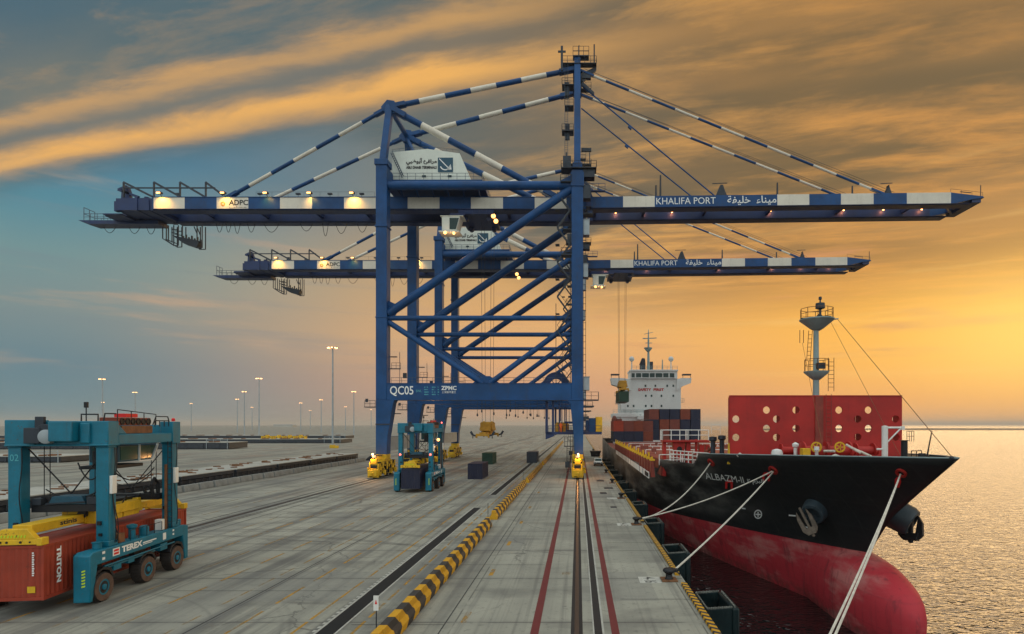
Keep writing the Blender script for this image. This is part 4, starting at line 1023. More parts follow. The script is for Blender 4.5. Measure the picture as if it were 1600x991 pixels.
# ================================================================== straddle carriers (x right, y away from the camera, origin on the ground)
SIDE_R = Matrix(((0,0,1,0),(1,0,0,0),(0,1,0,0),(0,0,0,1)))        # text plane -> the face that looks to +x
def make_carrier(label, loc, rz, number=True):
    o = thing('straddle_carrier', label, 'straddle carrier', loc, rz, 'straddle carriers on the quay')
    T, T2 = M['teal'], M['teal2']
    for s in (-1, 1):
        b = MB(); a, c = sorted((s*1.72, s*2.5))
        b.prism([(-4.4,.2),(-4.2,.2),(-3.85,1.95),(3.8,1.98),(4.05,.45),(4.4,.45),(4.4,2.55),(3.9,2.65),(-4.15,2.65),(-4.4,2.5)], 'x', a, c)
        sb = b.build('side_beam', T, o, bevel=.05)
        b = MB(); b.box(*sorted((s*2.5,s*2.515)), -3.7, 3.7, 2.02, 2.12); b.tube((s*2.46,-3.3,1.75),(s*2.46,2.9,1.75),.045,n=6); b.tube((s*2.40,-3.0,1.62),(s*2.40,1.0,1.62),.05,n=6); b.box(*sorted((s*1.9,s*2.45)),-2.6,-2.0,1.35,1.65); b.box(*sorted((s*1.9,s*2.45)),1.5,2.2,1.5,1.9); b.box(*sorted((s*2.0,s*2.44)),-1.4,-.9,1.45,1.75)
        b.build('steering_rod', T, sb)
        b = MB(); b.box(*sorted((s*1.66,s*1.72)), -4.3, 4.3, 1.75, 2.6)
        for y in (-3.45,.2,3.1): b.box(*sorted((s*1.75,s*2.05)), y-.45, y+.6, .6, 1.95); b.prism([(y-.75,1.25),(y-.5,1.6),(y+.1,1.74),(y+.6,1.6),(y+.85,1.1),(y+.7,1.1),(y+.45,1.48),(y,1.62),(y-.45,1.48),(y-.65,1.2)],'x',*sorted((s*1.8,s*2.5)))
        b.build('wheel_fork', M['black'], o, bevel=.02)
        if s > 0:
            q = MB(); q.box(2.503,2.512,-2.76,-2.22,2.13,2.52); lgo = q.build('emblem_board', M['letter'], sb)
            q = MB(); q.box(2.513,2.517,-2.68,-2.30,2.35,2.46); q.box(2.513,2.517,-2.68,-2.30,2.19,2.30); q.build('emblem', M['bright_red'], lgo)
            lettering(fit(text_mesh('TEREX', 1, bold=.05), 1.75, .34), M['letter'], sb, SIDE_R @ FIX(2.508, -2.05, 2.17))
            q = MB(); q.box(2.504,2.512,-.25,1.0,2.30,2.37); q.box(2.504,2.512,-.25,.6,2.22,2.26); q.build('lettering', M['letter'], sb)
            for (y0,y1,z0,z1) in ((-3.55,-3.35,2.42,2.55),(-3.55,-3.35,2.12,2.25),(1.65,1.95,2.06,2.52),(2.65,2.8,2.45,2.56),(2.65,2.8,2.22,2.33)):
                q = MB(); q.box(2.504,2.515,y0,y1,z0,z1); q.build('white_plate', M['letter'], sb)
        q = MB()
        for k in range(6): q.prism([(s*2.2-.08,.95+k*.15),(s*2.2+.08,1.0+k*.15),(s*2.2+.08,1.08+k*.15),(s*2.2-.08,1.03+k*.15)],'y',-4.415,-4.403)
        q.build('hazard_sticker', M['sticker'], sb)
        for y in (-3.45,.2,3.1):
            b = MB(); xw = s*2.25
            pr = [(.40,-.27),(.60,-.30),(.70,-.27),(.74,-.18),(.74,.18),(.70,.27),(.60,.30),(.40,.27)]
            b.lathe(pr, (xw,y,.74), 28, 'x')
            for k in range(28): t = 2*math.pi*k/28; b.cbox((xw,y+.735*math.cos(t),.74+.735*math.sin(t)),(.44,.05,.05))
            w_ = b.build('wheel', M['rubber'], o)
            b = MB(); b.ring((xw+s*.275,y,.74),.69,.40,.05,'x',28); b.build('tyre_wall', M['tread'], w_)
            b = MB(); b.lathe([(.40,.24),(.40,.285),(.31,.285),(.29,.20),(.15,.20),(.15,.32),(.06,.33)] if s > 0 else [(.06,-.33),(.15,-.32),(.15,-.20),(.29,-.20),(.31,-.285),(.40,-.285),(.40,-.24)], (xw,y,.74), 20, 'x'); b.build('rim', M['teal'], w_)
    # portal legs
    for y0 in (-2.85, 2.9):
        for s in (-1, 1):
            b = MB(); a, c = sorted((s*1.75, s*2.35)); b.box(a, c, y0, y0+.6, 2.65, 9.2); b.box(a-.06,c+.06,y0-.06,y0+.66,2.66,2.95); b.box(a-.03,c+.03,y0-.03,y0+.63,7.80,7.86)
            lg = b.build('leg', T, o, bevel=.03)
            if s > 0:
                b = MB(); b.box(c+.005, c+.16, y0+.05, y0+.42, 5.4, 6.35); b.build('lamp_box', M['white'], lg, bevel=.03)
            b = MB(); b.lathe([(.09,0),(.11,.14),(.05,.16)],(s*1.95,y0-.14,4.0),10,'y') if False else b.cbox((s*1.95,y0-.05,3.9),(.18,.1,.2)); b.cbox((s*2.0,y0-.05,3.3),(.14,.1,.14)); b.build('work_lamp', M['black'], lg)
            if number and s < 0 and y0 < 0: lettering(fit(text_mesh('02', 1, bold=.0), .40, .34), M['letter_teal'], lg, FRONT(-2.25, y0-.012, 7.15))
    # top frame
    b = MB(); b.box(-2.4,-1.0,-3.0,-2.05,7.9,9.25); b.box(-1.0,2.4,-2.95,-2.1,7.95,9.2); b.box(-2.42,2.42,-3.02,-2.02,7.9,8.0)
    b.build('top_beam', T, o, bevel=.04)
    b = MB(); b.box(-.05,1.05,-3.5,-2.95,8.15,9.18); b.box(1.15,1.6,-3.1,-2.95,8.05,9.1); b.build('drive_housing', T, o, bevel=.05)
    b = MB(); b.box(-1.35,-.6,-3.25,-2.95,8.05,8.85); b.lathe([(.42,-3.2),(.42,-2.98)],(-.45,0,8.62),16,'y'); b.box(-.9,-.5,-3.15,-2.95,8.75,9.42); b.build('drive_motor', M['steel'], o, bevel=.03)
    b = MB(); b.lathe([(.30,-3.34),(.36,-3.30),(.36,-3.0)],(-.30,0,8.40),18,'y'); b.build('hoist_drum', M['grey'], o)
    b = MB(); b.box(-2.4,2.4,2.85,3.6,8.0,9.0); b.box(-2.44,-1.7,2.8,3.65,7.85,9.2); b.box(1.7,2.44,2.8,3.65,7.85,9.2); b.build('top_beam', T, o, bevel=.04)
    for s in (-1,1):
        b = MB(); b.box(*sorted((s*1.8,s*2.38)),-2.1,2.9,7.95,8.5); b.prism([(-2.1,8.5),(-1.3,8.5),(-2.1,9.1)],'x',*sorted((s*1.85,s*2.33))); b.build('top_beam', T, o, bevel=.04)
    b = MB(); b.box(1.2,2.3,-1.7,1.0,8.52,8.95); b.build('radiator_base', M['rust'], o, bevel=.02)
    b = MB(); b.box(1.3,2.25,-1.9,.9,8.97,9.40); rd = b.build('radiator_bank', M['orange_box'], o, bevel=.02)
    for k in range(6):
        b = MB(); b.ring((2.27,-1.62+k*.46,9.19),.19,.13,.06,'x',16); b.lathe([(.14,2.24),(.10,2.28)],(0,-1.62+k*.46,9.19),12,'x'); b.build('fan', M['black'], rd)
    b = MB(); b.box(1.6,2.2,-1.2,-.2,9.42,9.62); b.build('beacon_box', M['bright_red'], o)
    b = MB()
    b.path([(.9,-2.6,9.2),(.9,-2.6,9.55),(1.7,-2.6,9.55),(1.7,-2.6,9.2)],.04,6); b.path([(1.9,-2.5,9.2),(1.9,-2.4,9.6),(2.0,-1.7,9.6)],.04,6); b.rail([(2.2,-1.9,9.2),(2.2,1.5,9.0)],.62,1.1,.025,())
    b.path([(2.2,1.2,9.0),(2.2,1.5,9.5),(2.2,2.7,9.5),(2.2,2.95,9.0)],.035,6); b.rail([(2.2,1.4,8.9),(2.2,2.8,8.9)],.35,.5,.03,()); b.tube((1.0,-2.4,9.2),(1.0,-2.4,10.2),.03,n=6); b.box(.92,1.08,-2.46,-2.34,9.9,10.2)
    b.build('top_pipework', M['black'], o)
    b = MB(); b.lathe([(.10,0),(.10,.16),(.05,.2)],(2.2,3.3,9.22),10); b.build('beacon', M['red_on'] if not number else M['bright_red'], o)
    # cab slung under the top frame
    b = MB(); b.prism([(-1.2,6.95),(1.75,6.95),(2.3,7.85),(-1.2,7.9)],'x',.35,1.80); cab = b.build('operator_cab', M['teal2'], o, bevel=.05)
    b = MB(); b.prism([(-1.05,7.05),(.45,7.05),(.45,7.8),(-1.05,7.8)],'x',1.805,1.83); b.prism([(.65,7.05),(1.65,7.05),(2.08,7.78),(.65,7.8)],'x',1.805,1.83); b.box(.5,1.65,-1.23,-1.205,7.1,7.8); b.build('cab_window', M['glass2'], cab)
    b = MB(); b.bar((1.84,.55,6.92),(1.84,.55,7.86),.10,.06); b.bar((1.84,1.75,6.92),(1.84,2.32,7.86),.12,.06); b.bar((1.84,.5,6.93),(1.84,1.8,6.93),.08,.06); b.build('cab_frame', M['white'], cab)
    b = MB(); b.box(.3,1.85,-1.9,.9,6.62,6.8); b.box(.9,1.8,-1.8,-1.3,6.8,7.6); b.path([(1.9,-1.6,6.6),(1.95,-2.0,6.1),(1.95,-2.1,5.6)],.05,6); b.build('cab_floor', M['black'], o, bevel=.02)
    # hoist ropes, guides, crosshead, spreader
    b = MB()
    for x in (-1.35,1.1):
        for y in (-1.9,3.0):
            for d in (0,.28): b.tube((x+d,y,8.0),(x+d,y,4.7),.022,n=5)
    b.build('hoist_rope', M['black'], o)
    b = MB(); b.tube((-1.72,-2.4,7.75),(-.05,-1.9,5.35),.035,n=6); b.tube((1.72,-2.4,7.4),(-.05,-1.9,5.35),.035,n=6); b.tube((1.72,3.0,7.4),(.2,2.6,5.1),.03,n=6); b.tube((-1.72,3.0,7.4),(.2,2.6,5.1),.03,n=6); b.build('sway_brace', M['black'], o)
    b = MB(); b.box(-1.72,1.72,-2.25,-1.75,4.42,4.80); b.box(-1.72,1.72,2.6,3.1,4.42,4.80); b.box(-.5,.5,-1.75,2.6,4.48,4.7)
    for x in (-1.2,1.0):
        for y in (-2.0,2.85): b.ring((x,y,5.0),.27,.14,.16,'y',16)
    b.path([(1.55,2.4,4.6),(1.55,2.2,5.4),(1.55,2.5,5.75),(1.55,2.9,5.4),(1.55,2.9,4.4)],.10,7)
    b.build('crosshead', M['black'], o, bevel=.02)
    b = MB(); b.prism([(-.9,4.82),(.9,4.82),(.7,5.25),(-.7,5.25)],'y',-2.3,-1.3); b.build('rope_guard', M['teal2'], o, bevel=.03)
    b = MB(); b.box(-1.65,-1.2,-2.35,-1.7,4.8,5.15); b.box(.95,1.5,-2.3,-1.8,4.8,5.2); b.bar((-1.0,-2.3,4.85),(.9,-2.3,4.95),.09); b.build('sheave_box', M['steel'], o, bevel=.02)
    b = MB()
    Y = M['yellow']
    b.box(-.42,.42,-5.1,6.3,3.78,4.22); b.box(-.46,.46,-1.6,3.0,3.70,4.42)
    for ye in (-5.42,6.6):
        b.box(-1.22,1.22,ye-.17,ye+.17,3.36,3.62); b.prism([(-.95,3.62),(.95,3.62),(.55,4.1),(-.55,4.1)],'y',ye-.15,ye+.15)
        for s in (-1,1): b.box(*sorted((s*1.0,s*1.24)),ye-.22,ye+.22,3.32,3.68)
    sp_ = b.build('spreader', Y, o, bevel=.03)
    b = MB()
    for ye in (-5.6,):
        for x in (-1.0,-.55,-.28,.3,.7,1.05): b.lathe([(.055 if abs(x) < .6 else .04,ye-.012),(.055 if abs(x) < .6 else .04,ye+.02)],(x,0,3.49),10,'y')
    for k in range(6): b.box(.425,.45,-.9+k*.5,-.78+k*.5,3.86,3.98)
    b.build('bolt_hole', M['black'], sp_)
    q = MB()
    for k in range(8): q.prism([(-.55+k*.14,3.70),(-.49+k*.14,3.70),(-.45+k*.14,3.82),(-.51+k*.14,3.82)],'y',-5.595,-5.585)
    q.build('hazard_sticker', M['sticker'], sp_)
    lettering(fit(text_mesh('stinis', 1, bold=.03), 1.15, .24), M['letter_black'], sp_, SIDE_R @ FIX(.428, -3.35, 3.9))
    b = MB(); b.box(-.8,.85,-1.5,-.5,3.66,4.5); b.box(.45,1.0,.6,2.0,3.7,4.55); b.box(.3,1.05,-.3,.4,3.7,4.3); b.box(.9,1.1,-.2,1.9,4.0,4.5); b.lathe([(.30,-.5),(.30,.3)],(.75,0,4.05),14,'y'); b.box(-.9,-.4,.2,1.6,3.7,4.4); b.bar((.5,1.8,4.3),(.6,3.2,4.0),.3); b.prism([(2.1,3.8),(2.7,3.8),(2.5,4.6),(2.2,4.6)],'x',.3,.8)
    b.build('hydraulic_block', Y, sp_, bevel=.03)
    b = MB(); b.box(.86,.9,-1.4,-.75,3.72,4.32); b.lathe([(.22,-1.7),(.22,-1.5)],(.3,0,4.2),12,'y'); b.box(-.5,.2,-1.55,-1.5,3.8,4.4); b.path([(.5,2.3,4.5),(.7,2.6,4.8),(.9,2.9,4.5)],.05,6); b.path([(.6,1.4,4.5),(.9,1.0,4.9),(1.0,.5,4.55)],.04,6); b.build('hydraulic_motor', M['black'], sp_)
    b = MB()
    for (x, y, z0, z1, sg) in ((2.42,-2.5,2.8,7.8,.05),(2.42,-2.4,2.8,7.8,.09),(2.42,3.2,2.8,7.9,.06),(-1.7,-2.9,2.8,7.8,.06)):
        b.path([(x+sg*math.sin(t*math.pi*3), y+sg*math.cos(t*5), z0+(z1-z0)*t) for t in [i/14 for i in range(15)]],.025,5)
    for (x0,y0,x1,y1,zz,sg) in ((-1.2,-2.0,1.5,-2.0,5.6,.5),(1.5,-1.0,1.6,2.4,6.4,.6),(-1.4,2.6,1.3,2.6,6.0,.7),(.4,-2.1,1.75,-2.2,7.0,.9)):
        b.path([(x0+(x1-x0)*t, y0+(y1-y0)*t, zz-sg*(1-(2*t-1)**2)) for t in [i/12 for i in range(13)]],.035,5)
    b.build('hydraulic_hose', M['black'], o)
    b = MB(); b.ladder((2.40,2.55,2.7),(2.40,2.55,8.0),.42,.32,.022,(0,1,0)); b.build('ladder', M['black'], o)
    # fittings on the right-hand side beam
    b = MB()
    b.lathe([(.20,2.66),(.20,2.95),(.24,2.97),(.24,3.0)],(2.1,-3.3,0),14); b.lathe([(.24,2.66),(.24,3.12),(.16,3.2)],(2.1,.55,0),16); b.lathe([(.17,2.66),(.17,3.2),(.25,3.25),(.25,3.4),(.1,3.45)],(2.05,-.45,0),14); b.lathe([(.22,2.66),(.22,3.0)],(2.1,3.85,0),14)
    b.lathe([(.20,2.66),(.20,2.95)],(-2.1,-3.3,0),14)
    b.build('oil_tank', T, o, bevel=.01)
    b = MB(); b.box(1.85,2.3,-1.95,-1.45,2.66,3.15); b.build('valve_box', M['rust'], o, bevel=.02)
    b = MB(); b.box(1.9,2.3,1.9,2.25,2.66,3.3); b.build('valve_box', M['white'], o, bevel=.02)
    b = MB(); b.box(2.28,2.36,2.2,2.36,2.66,6.6); b.build('cable_duct', M['rust'], o)
    b = MB(); b.rail([(2.42,-1.2,2.66),(2.42,1.7,2.66)],.55,.8,.02,()); b.path([(1.8,-1.9,3.2),(1.75,-1.5,3.9),(1.78,-1.2,3.0)],.03,5); b.build('hand_rail', M['black'], o)
    return o
def FIX(x, y, z): return Matrix.Translation((y, z, x))
near = make_carrier('large teal straddle carrier closest to the camera, number 02, lifting a red container', (-27.1,32.5,0), R(7))
def off(px, y):                             # a point of the near carrier's frame
    c, s = math.cos(R(7)), math.sin(R(7)); return (-27.1+px*c-y*s, 32.5+px*s+y*c)
rc = container('rusty red corrugated container held inside the closest straddle carrier', (*off(0,-5.5), .72), 12.19, 'red_box', R(7))
fr_ = [c for c in kids(rc) if c.name.startswith('corrugated')][0]
lettering(fit(text_mesh('TRITON', 1, bold=.05), 1.75, .30), M['letter'], fr_, Matrix(((0,0,1,1.214),(0,1,0,.80),(-1,0,0,2.36),(0,0,0,1))))
q = MB()
for k in range(11): q.box(.72, .80+.02*(k % 2), -.004, .0, 2.2-k*.105, 2.27-k*.105)
q.build('lettering', M['letter'], fr_)
q = MB(); q.box(.52,.86,-.006,.0,.36,.66); q.build('label_plate', M['yellow'], fr_)
q = MB(); q.prism([(-.96,1.98),(-.80,1.98),(-.80,2.14)],'y',-.006,.0); q.build('warning_mark', M['yellow'], fr_)

far = make_carrier('smaller looking teal straddle carrier carrying an indigo container by the yellow crane bogies', (-22.2,81.4,0), R(1), False)
container('dark indigo container held inside the farther straddle carrier', (-22.2+.1,76.0,.55), 12.19, 'purple_box', R(1))
for s in (-1,1):
    b = MB(); b.ball((s*2.05,-2.98,4.95),.14,8); b.build('tail_lamp', M['red_on'], far)
b = MB(); b.ball((2.5,-.2,6.9),.22,8); b.build('work_lamp_lit', M['lamp_on'], far)
container('indigo container standing on the quay right of the farther straddle carrier', (-17.0,95.2,0), 6.06, 'purple_box')
container('dark green container standing just behind the indigo one on the quay', (-20.6,131,0), 6.06, 'green_box')
container('dark charcoal container standing alone beside the ochre barrier run', (-10.9,136,0), 6.06, 'dark_box')
container('green container hanging under the yellow spreader in front of the white bridge', (11.35,141.9,14.70), 12.19, 'green_box')

# ================================================================== stacked platforms, block row, far yard rows
pl = ['closest', 'second', 'third', 'fourth', 'fifth', 'sixth', 'last']
for i in range(8):
    y0 = 40.5+i*12.85
    lab = 'low steel platform with pale top and rusty bars, partly hidden behind the closest straddle carrier' if i == 0 else f'low steel platform with pale top and rusty bars, {["second","third","fourth","fifth","sixth","seventh","last"][i-1]} along the row beside the rails'
    o = thing('stacked_platform', lab, 'platform', (-58.0,y0+6,0), 0, 'flat platforms laid in a row')
    b = MB(); b.box(-3.4,3.6,-6.1,6.1,1.35,1.86); b.box(-3.2,3.4,-6.0,6.0,.75,1.25); b.box(-3.3,3.5,-6.1,6.1,.2,.65)
    for x in (-3.3,3.55):
        for k in range(9): b.box(x-.06,x+.06,-6.0+k*1.48,-5.86+k*1.48,.2,1.86)
    b.build('steel_frame', M['steel'], o, bevel=.03)
    b = MB(); b.box(-3.45,3.65,-6.14,6.14,1.87,1.98); b.build('deck', M['pale'], o)
    b = MB()
    for k in range(7):
        x = random.uniform(-3,2.2); y = -5.6+k*1.75+random.uniform(-.3,.3)
        b.box(x, x+random.uniform(.9,2.2), y, y+.14, 1.985, 2.13)
        if random.random() < .5: b.box(x+.3, x+.5, y, y+.9, 1.985, 2.12)
    b.build('lashing_bar', M['rust'], o)
pr = None
for i in range(31):
    y0 = 42+i*3.3
    if pr is None:
        pr = MB().prism([(-.4,0),(.4,0),(.4,.3),(.25,.9),(-.25,.9),(-.4,.3)],'y',-1.5,1.5).build('concrete_block', M['concrete'], bevel=.04); o = pr
        tag(o, 'low grey concrete block in the row in front of the stacked platforms', 'concrete block', 'row of concrete blocks in front of the platforms')
    else: o = pr.copy(); C.objects.link(o)
    o.location = (-52.9+random.uniform(-.12,.12), y0, 0); o.rotation_euler = (0,0,R(random.uniform(-2,2)))
b = MB(); b.prism([(-1.2,0),(1.2,0),(.9,.5),(.2,1.1),(-.6,.6)],'y',-.8,.8); b.bar((-.2,-.3,.9),(1.2,.2,1.6),.2)
o = tag(b.build('scrap_heap', M['steel'], bevel=.03), 'small dark heap of steel at the end of the block row', 'scrap'); o.location = (-52.6,146,0)
def yard_row(x0, x1, y, h, d, label, top='pale', bars=True):
    o = thing('yard_platform', label, 'platform', ((x0+x1)/2, y+d/2, 0), 0, 'long low platforms across the yard')
    hx = (x1-x0)/2; b = MB(); b.box(-hx,hx,-d/2,d/2,.25,h)
    k = int((x1-x0)/6)
    for i in range(k+1): b.box(-hx+i*6-.15, -hx+i*6+.15, -d/2-.12, -d/2, .05, h)
    b.build('frame', M['steel'], o)
    b = MB(); b.box(-hx-.1,hx+.1,-d/2-.15,d/2+.1,h+.01,h+.16); b.build('deck', M[top], o)
    b = MB()
    for i in range(int((x1-x0)/9)): u = -hx+3+i*9+random.uniform(-2,2); b.box(u,u+random.uniform(1,4),-d/2+random.uniform(0,3),-d/2+3.5,h+.17,h+.5)
    b.build('lashing_bar', M['rust'], o)
    b = MB(); b.tube((hx-.3,-d/2-.4,0),(hx-.3,-d/2-.4,h+1.6),.12,n=6); b.tube((hx-8,-d/2-.4,0),(hx-8,-d/2-.4,h+1.4),.10,n=6); b.rail([(hx-8,-d/2-.4,h+.2),(hx-.3,-d/2-.4,h+.2)],1.1,2.5,.06); b.build('hand_rail', M['grey'], o)
yard_row(-250,-123,137,1.4,12,'low grey yard platform with a railed end, seen left through the closest carrier')
yard_row(-330,-128.5,212,2.4,12,'long grey yard platform ending in white posts behind the closest carrier')
yard_row(-420,-116,282,1.9,14,'distant yard platform carrying the yellow frames')
yard_row(-520,-150,372,2.0,14,'farther yard platform, a thin dark stripe under the light masts')
for i, (px, lab) in enumerate(((418,'yellow steel frame lying on the distant yard platform, leftmost of four'),(436,'yellow steel frame on the distant yard platform, second of four'),(453,'yellow steel frame on the distant yard platform, third of four'),(470,'yellow steel frame on the distant yard platform, rightmost of four'))):
    X = (px-903)*286/F; o = thing('steel_trestle', lab, 'steel frame', (X,286,2.06), 0, 'yellow frames lying in the yard')
    b = MB(); b.box(-2.6,2.6,-.4,.4,.8,1.3); b.box(-2.6,-2.1,-1.2,1.2,0,1.4); b.box(2.1,2.6,-1.2,1.2,0,1.4); b.box(-.6,.6,-.8,.8,.3,1.9); b.build('beam', M['yellow'], o)
b = MB(); b.box(-.8,.8,-.8,.8,0,1.3); b.box(.8,2.2,-.6,.6,0,1.0); b.box(-.3,.3,-.9,-.8,.3,.9)
o = tag(b.build('yellow_crate', M['yellow'], bevel=.04), 'yellow box at the foot of the tallest floodlight mast', 'box'); o.location = (-94.6,222,0)

# ================================================================== floodlight masts
masts = [(520,541,'tallest floodlight mast, the nearest one, right of the stacked platforms'),(405,590,'floodlight mast, tallest of the cluster between the closest carrier and the tallest mast'),
    (382,611,'floodlight mast of middle height just left of the tall one in the middle cluster'),(371,623,'short floodlight mast at the left of the middle cluster of three'),(299,630,'lone short floodlight mast above the right rear of the closest carrier'),
    (160,591,'tall floodlight mast rising above the top beam of the closest carrier'),(161,628,'short floodlight mast seen behind the tall one above the closest carrier'),(211,612,'floodlight mast above the radiator bank of the closest carrier'),(470,629,'short floodlight mast left of the pair beside the tallest mast'),
    (485,641,'very small far floodlight mast left of the tallest mast'),(502,624,'floodlight mast close on the left of the tallest mast'),(540,635,'small far floodlight mast close on the right of the tallest mast'),(553,611,'floodlight mast between the tallest mast and the crane leg'),
    (394,636,'tiny floodlight mast between two taller ones in the middle cluster'),(580,640,'tiny far floodlight mast just left of the crane leg')]
for px, py, lab in masts:
    D = 31*F/(664-py); X = (px-903)*D/F; k = max(1, D/330)
    o = thing('floodlight_mast', lab, 'light mast', (X, D, 0), 0, 'floodlight masts in the yard')
    b = MB(); b.lathe([(.9,0),(.9,.25),(.42*k**.5,.3),(.26*k**.6,39.2)],(0,0,0),10); b.build('mast_pole', M['grey'], o)
    b = MB(); b.ring((0,0,39.2),1.25,1.1,.16,'z',14); b.bar((-1.2,0,39.2),(1.2,0,39.2),.14); b.bar((0,-1.2,39.2),(0,1.2,39.2),.14); hd = b.build('lamp_ring', M['steel'], o)
    b = MB()
    for i in range(8): t = i*math.pi/4+.2; b.cbox((1.45*math.cos(t)*1.15,1.45*math.sin(t),39.2+.15),(.75,.6,.42))
    b.build('lamp_head', M['steel'], hd)
    b = MB()
    for i in range(8): t = i*math.pi/4+.2; b.cbox((1.45*math.cos(t)*1.15,1.45*math.sin(t)-.32,39.2+.05),(.62,.08,.36))
    b.build('lamp', M['lamp_far'], hd)
# far shore of the yard
for (px, w_, hgt, D, lab) in ((200,60,9,2300,'pale far shed on the horizon, leftmost of three'),(445,40,8,2400,'pale far shed on the horizon left of the tallest mast'),(630,55,9,2500,'pale far shed on the horizon behind the crane legs')):
    o = thing('far_shed', lab, 'building', ((px-903)*D/F, D, 0)); b = MB(); b.box(-w_,w_,-15,15,0,hgt); b.build('wall', M['pale'], o)
    b = MB(); b.prism([(-w_-1,hgt+.05),(w_+1,hgt+.05),(w_-2,hgt+2.5),(-w_+2,hgt+2.5)],'y',-16,16); b.build('roof', M['grey'], o)

# ================================================================== pickup, skip and worker
def make_car():
    o = thing('parked_car', 'small white pickup parked facing the camera near the quay edge, right of the crane leg', 'car', (4.45,127.5,0))
    b = MB(); b.prism([(-2.5,.45),(2.4,.45),(2.4,1.0),(-.1+.9,1.02),(.4,1.05),(-1.0,1.05),(-2.45,.95)],'x',-.88,.88); b.prism([(-1.35,1.03),(.75,1.03),(.45,1.62),(-.75,1.66)],'x',-.78,.78); b.build('body', M['white'], o, bevel=.08)
    b = MB(); b.prism([(-1.32,1.08),(-1.26,1.08),(-.80,1.58),(-.86,1.58)],'x',-.68,.68); b.build('windscreen', M['glass'], o)
    b = MB(); b.prism([(-1.05,1.12),(.5,1.12),(.32,1.55),(-.68,1.57)],'x',.775,.80); b.prism([(-1.05,1.12),(.5,1.12),(.32,1.55),(-.68,1.57)],'x',-.80,-.775); b.build('side_window', M['glass'], o)
    b = MB(); b.box(-.85,.85,-2.58,-2.42,.38,.62); b.box(-.45,.45,-2.53,-2.46,.66,.82); b.build('bumper', M['black'], o, bevel=.02)
    for s in (-1,1):
        b = MB(); b.box(*sorted((s*.55,s*.84)),-2.54,-2.44,.68,.86); b.build('headlight', M['glass'], o, bevel=.02)
        for y in (-1.65,1.5):
            b = MB(); b.lathe([(.2,-.12),(.33,-.11),(.35,-.05),(.35,.05),(.33,.11),(.2,.12)],(s*.80,y,.35),16,'x'); w_ = b.build('wheel', M['rubber'], o)
            b = MB(); b.lathe([(.19,-.13),(.19,.13)],(s*.80,y,.35),12,'x'); b.build('rim', M['grey'], w_)
make_car()
o = thing('waste_skip', 'dark open waste skip on the quay edge behind the white pickup', 'skip', (5.0,165,0))
b = MB(); b.prism([(-1.2,0),(1.2,0),(1.5,1.5),(-1.5,1.5)],'y',-1.5,1.5); b.build('skip_body', M['black'], o, bevel=.05)
b = MB(); b.box(-1.6,1.6,-1.62,-1.5,1.4,1.55); b.box(-1.6,1.6,1.5,1.62,1.4,1.55); b.build('rim', M['steel'], o)
def make_person(label, loc, rz, cloth):
    o = thing('person', label, 'person', loc, rz)
    V = [(0,0,.95),(0,-.01,1.18),(0,0,1.42),(0,0,1.52),(.09,0,.90),(.11,-.02,.50),(.11,.02,.08),(.11,-.12,.03),(-.09,0,.90),(-.12,.03,.50),(-.12,.08,.08),(-.12,-.05,.03),
         (.19,0,1.40),(.25,-.04,1.14),(.22,-.22,.98),(-.19,0,1.40),(-.26,-.02,1.14),(-.24,-.18,.95)]
    Ed = [(0,1),(1,2),(2,3),(0,4),(4,5),(5,6),(6,7),(0,8),(8,9),(9,10),(10,11),(2,12),(12,13),(13,14),(2,15),(15,16),(16,17)]
    rad = [.15,.14,.16,.06,.10,.075,.05,.045,.10,.075,.05,.045,.075,.055,.04,.075,.055,.04]
    me = bpy.data.meshes.new('body'); me.from_pydata(V, Ed, []); ob = bpy.data.objects.new('body', me); C.objects.link(ob); ob.parent = o
    sk = ob.modifiers.new('skin','SKIN'); 
    for v, r_ in zip(me.skin_vertices[0].data if me.skin_vertices else [], rad): v.radius = (r_, r_)
    ob.modifiers.new('sub','SUBSURF').levels = 1; me.materials.append(cloth)
    b = MB(); b.lathe([(.02,-.13),(.07,-.10),(.085,0),(.08,.08),(.03,.13)],(0,-.01,1.65),12); b.box(-.015,.015,-.115,-.08,1.62,1.67)
    for s in (-1,1): b.ball((s*.088,0,1.65),.022,6); b.ball((s*.035,-.085,1.68),.012,6)
    b.build('head', M['skin'], o)
    b = MB(); b.lathe([(.115,1.71),(.105,1.76),(.07,1.82),(.01,1.84)],(0,-.01,0),12); b.build('helmet', M['white'], o)
    return o
make_person('person in orange coveralls and a white helmet standing on the platform under the crane beam', (-3.25+.25,101.6-.6,7.76), R(20), M['hivis'])

# ================================================================== the ship (bow towards the camera)
XC, ZW = 22.7, -6.6
def interp(t, pts):
    if t <= pts[0][0]: return pts[0][1]
    for (a, u), (b, v) in zip(pts, pts[1:]):
        if t <= b: return u+(v-u)*(t-a)/(b-a)
    return pts[-1][1]
STEM = [(-11,48),(-6.6,46.2),(-2.5,45.2),(-.94,44.7),(.05,43.9),(2.3,41.7),(4.8,37.8),(7.0,34.3),(8,32.7)]
def Ds(z): return interp(z, STEM)
def hb(D, z):
    d0 = Ds(z); t = max(0, min(1, (z+6.6)/13.6))
    L = 60-(60-51)*t; p = 1.42+(2.4-1.42)*t**1.2
    u = max(0, min(1, (D-d0)/L)); return 14.0*(1-(1-u)**p)
def ztop(D): return interp(D, [(34,7.0),(57,6.12),(57.6,6.08),(58.3,4.85),(68.6,4.75),(69.4,3.4),(150,3.2),(205,4.4)])
ship = thing('container_ship', 'black and red container ship moored along the quay with a big red perforated bulkhead', 'ship', (XC,118,ZW))
def sb(m, name, mats, bevel=0, parent=None, sharp=38):
    m.build(name, mats, parent or ship, bevel, sharp)
    for o in m.built: o.matrix_parent_inverse = Matrix.Translation((-XC,-118,-ZW)) if (parent is None or parent is ship) else Matrix.Identity(4)
    return m.built[0]
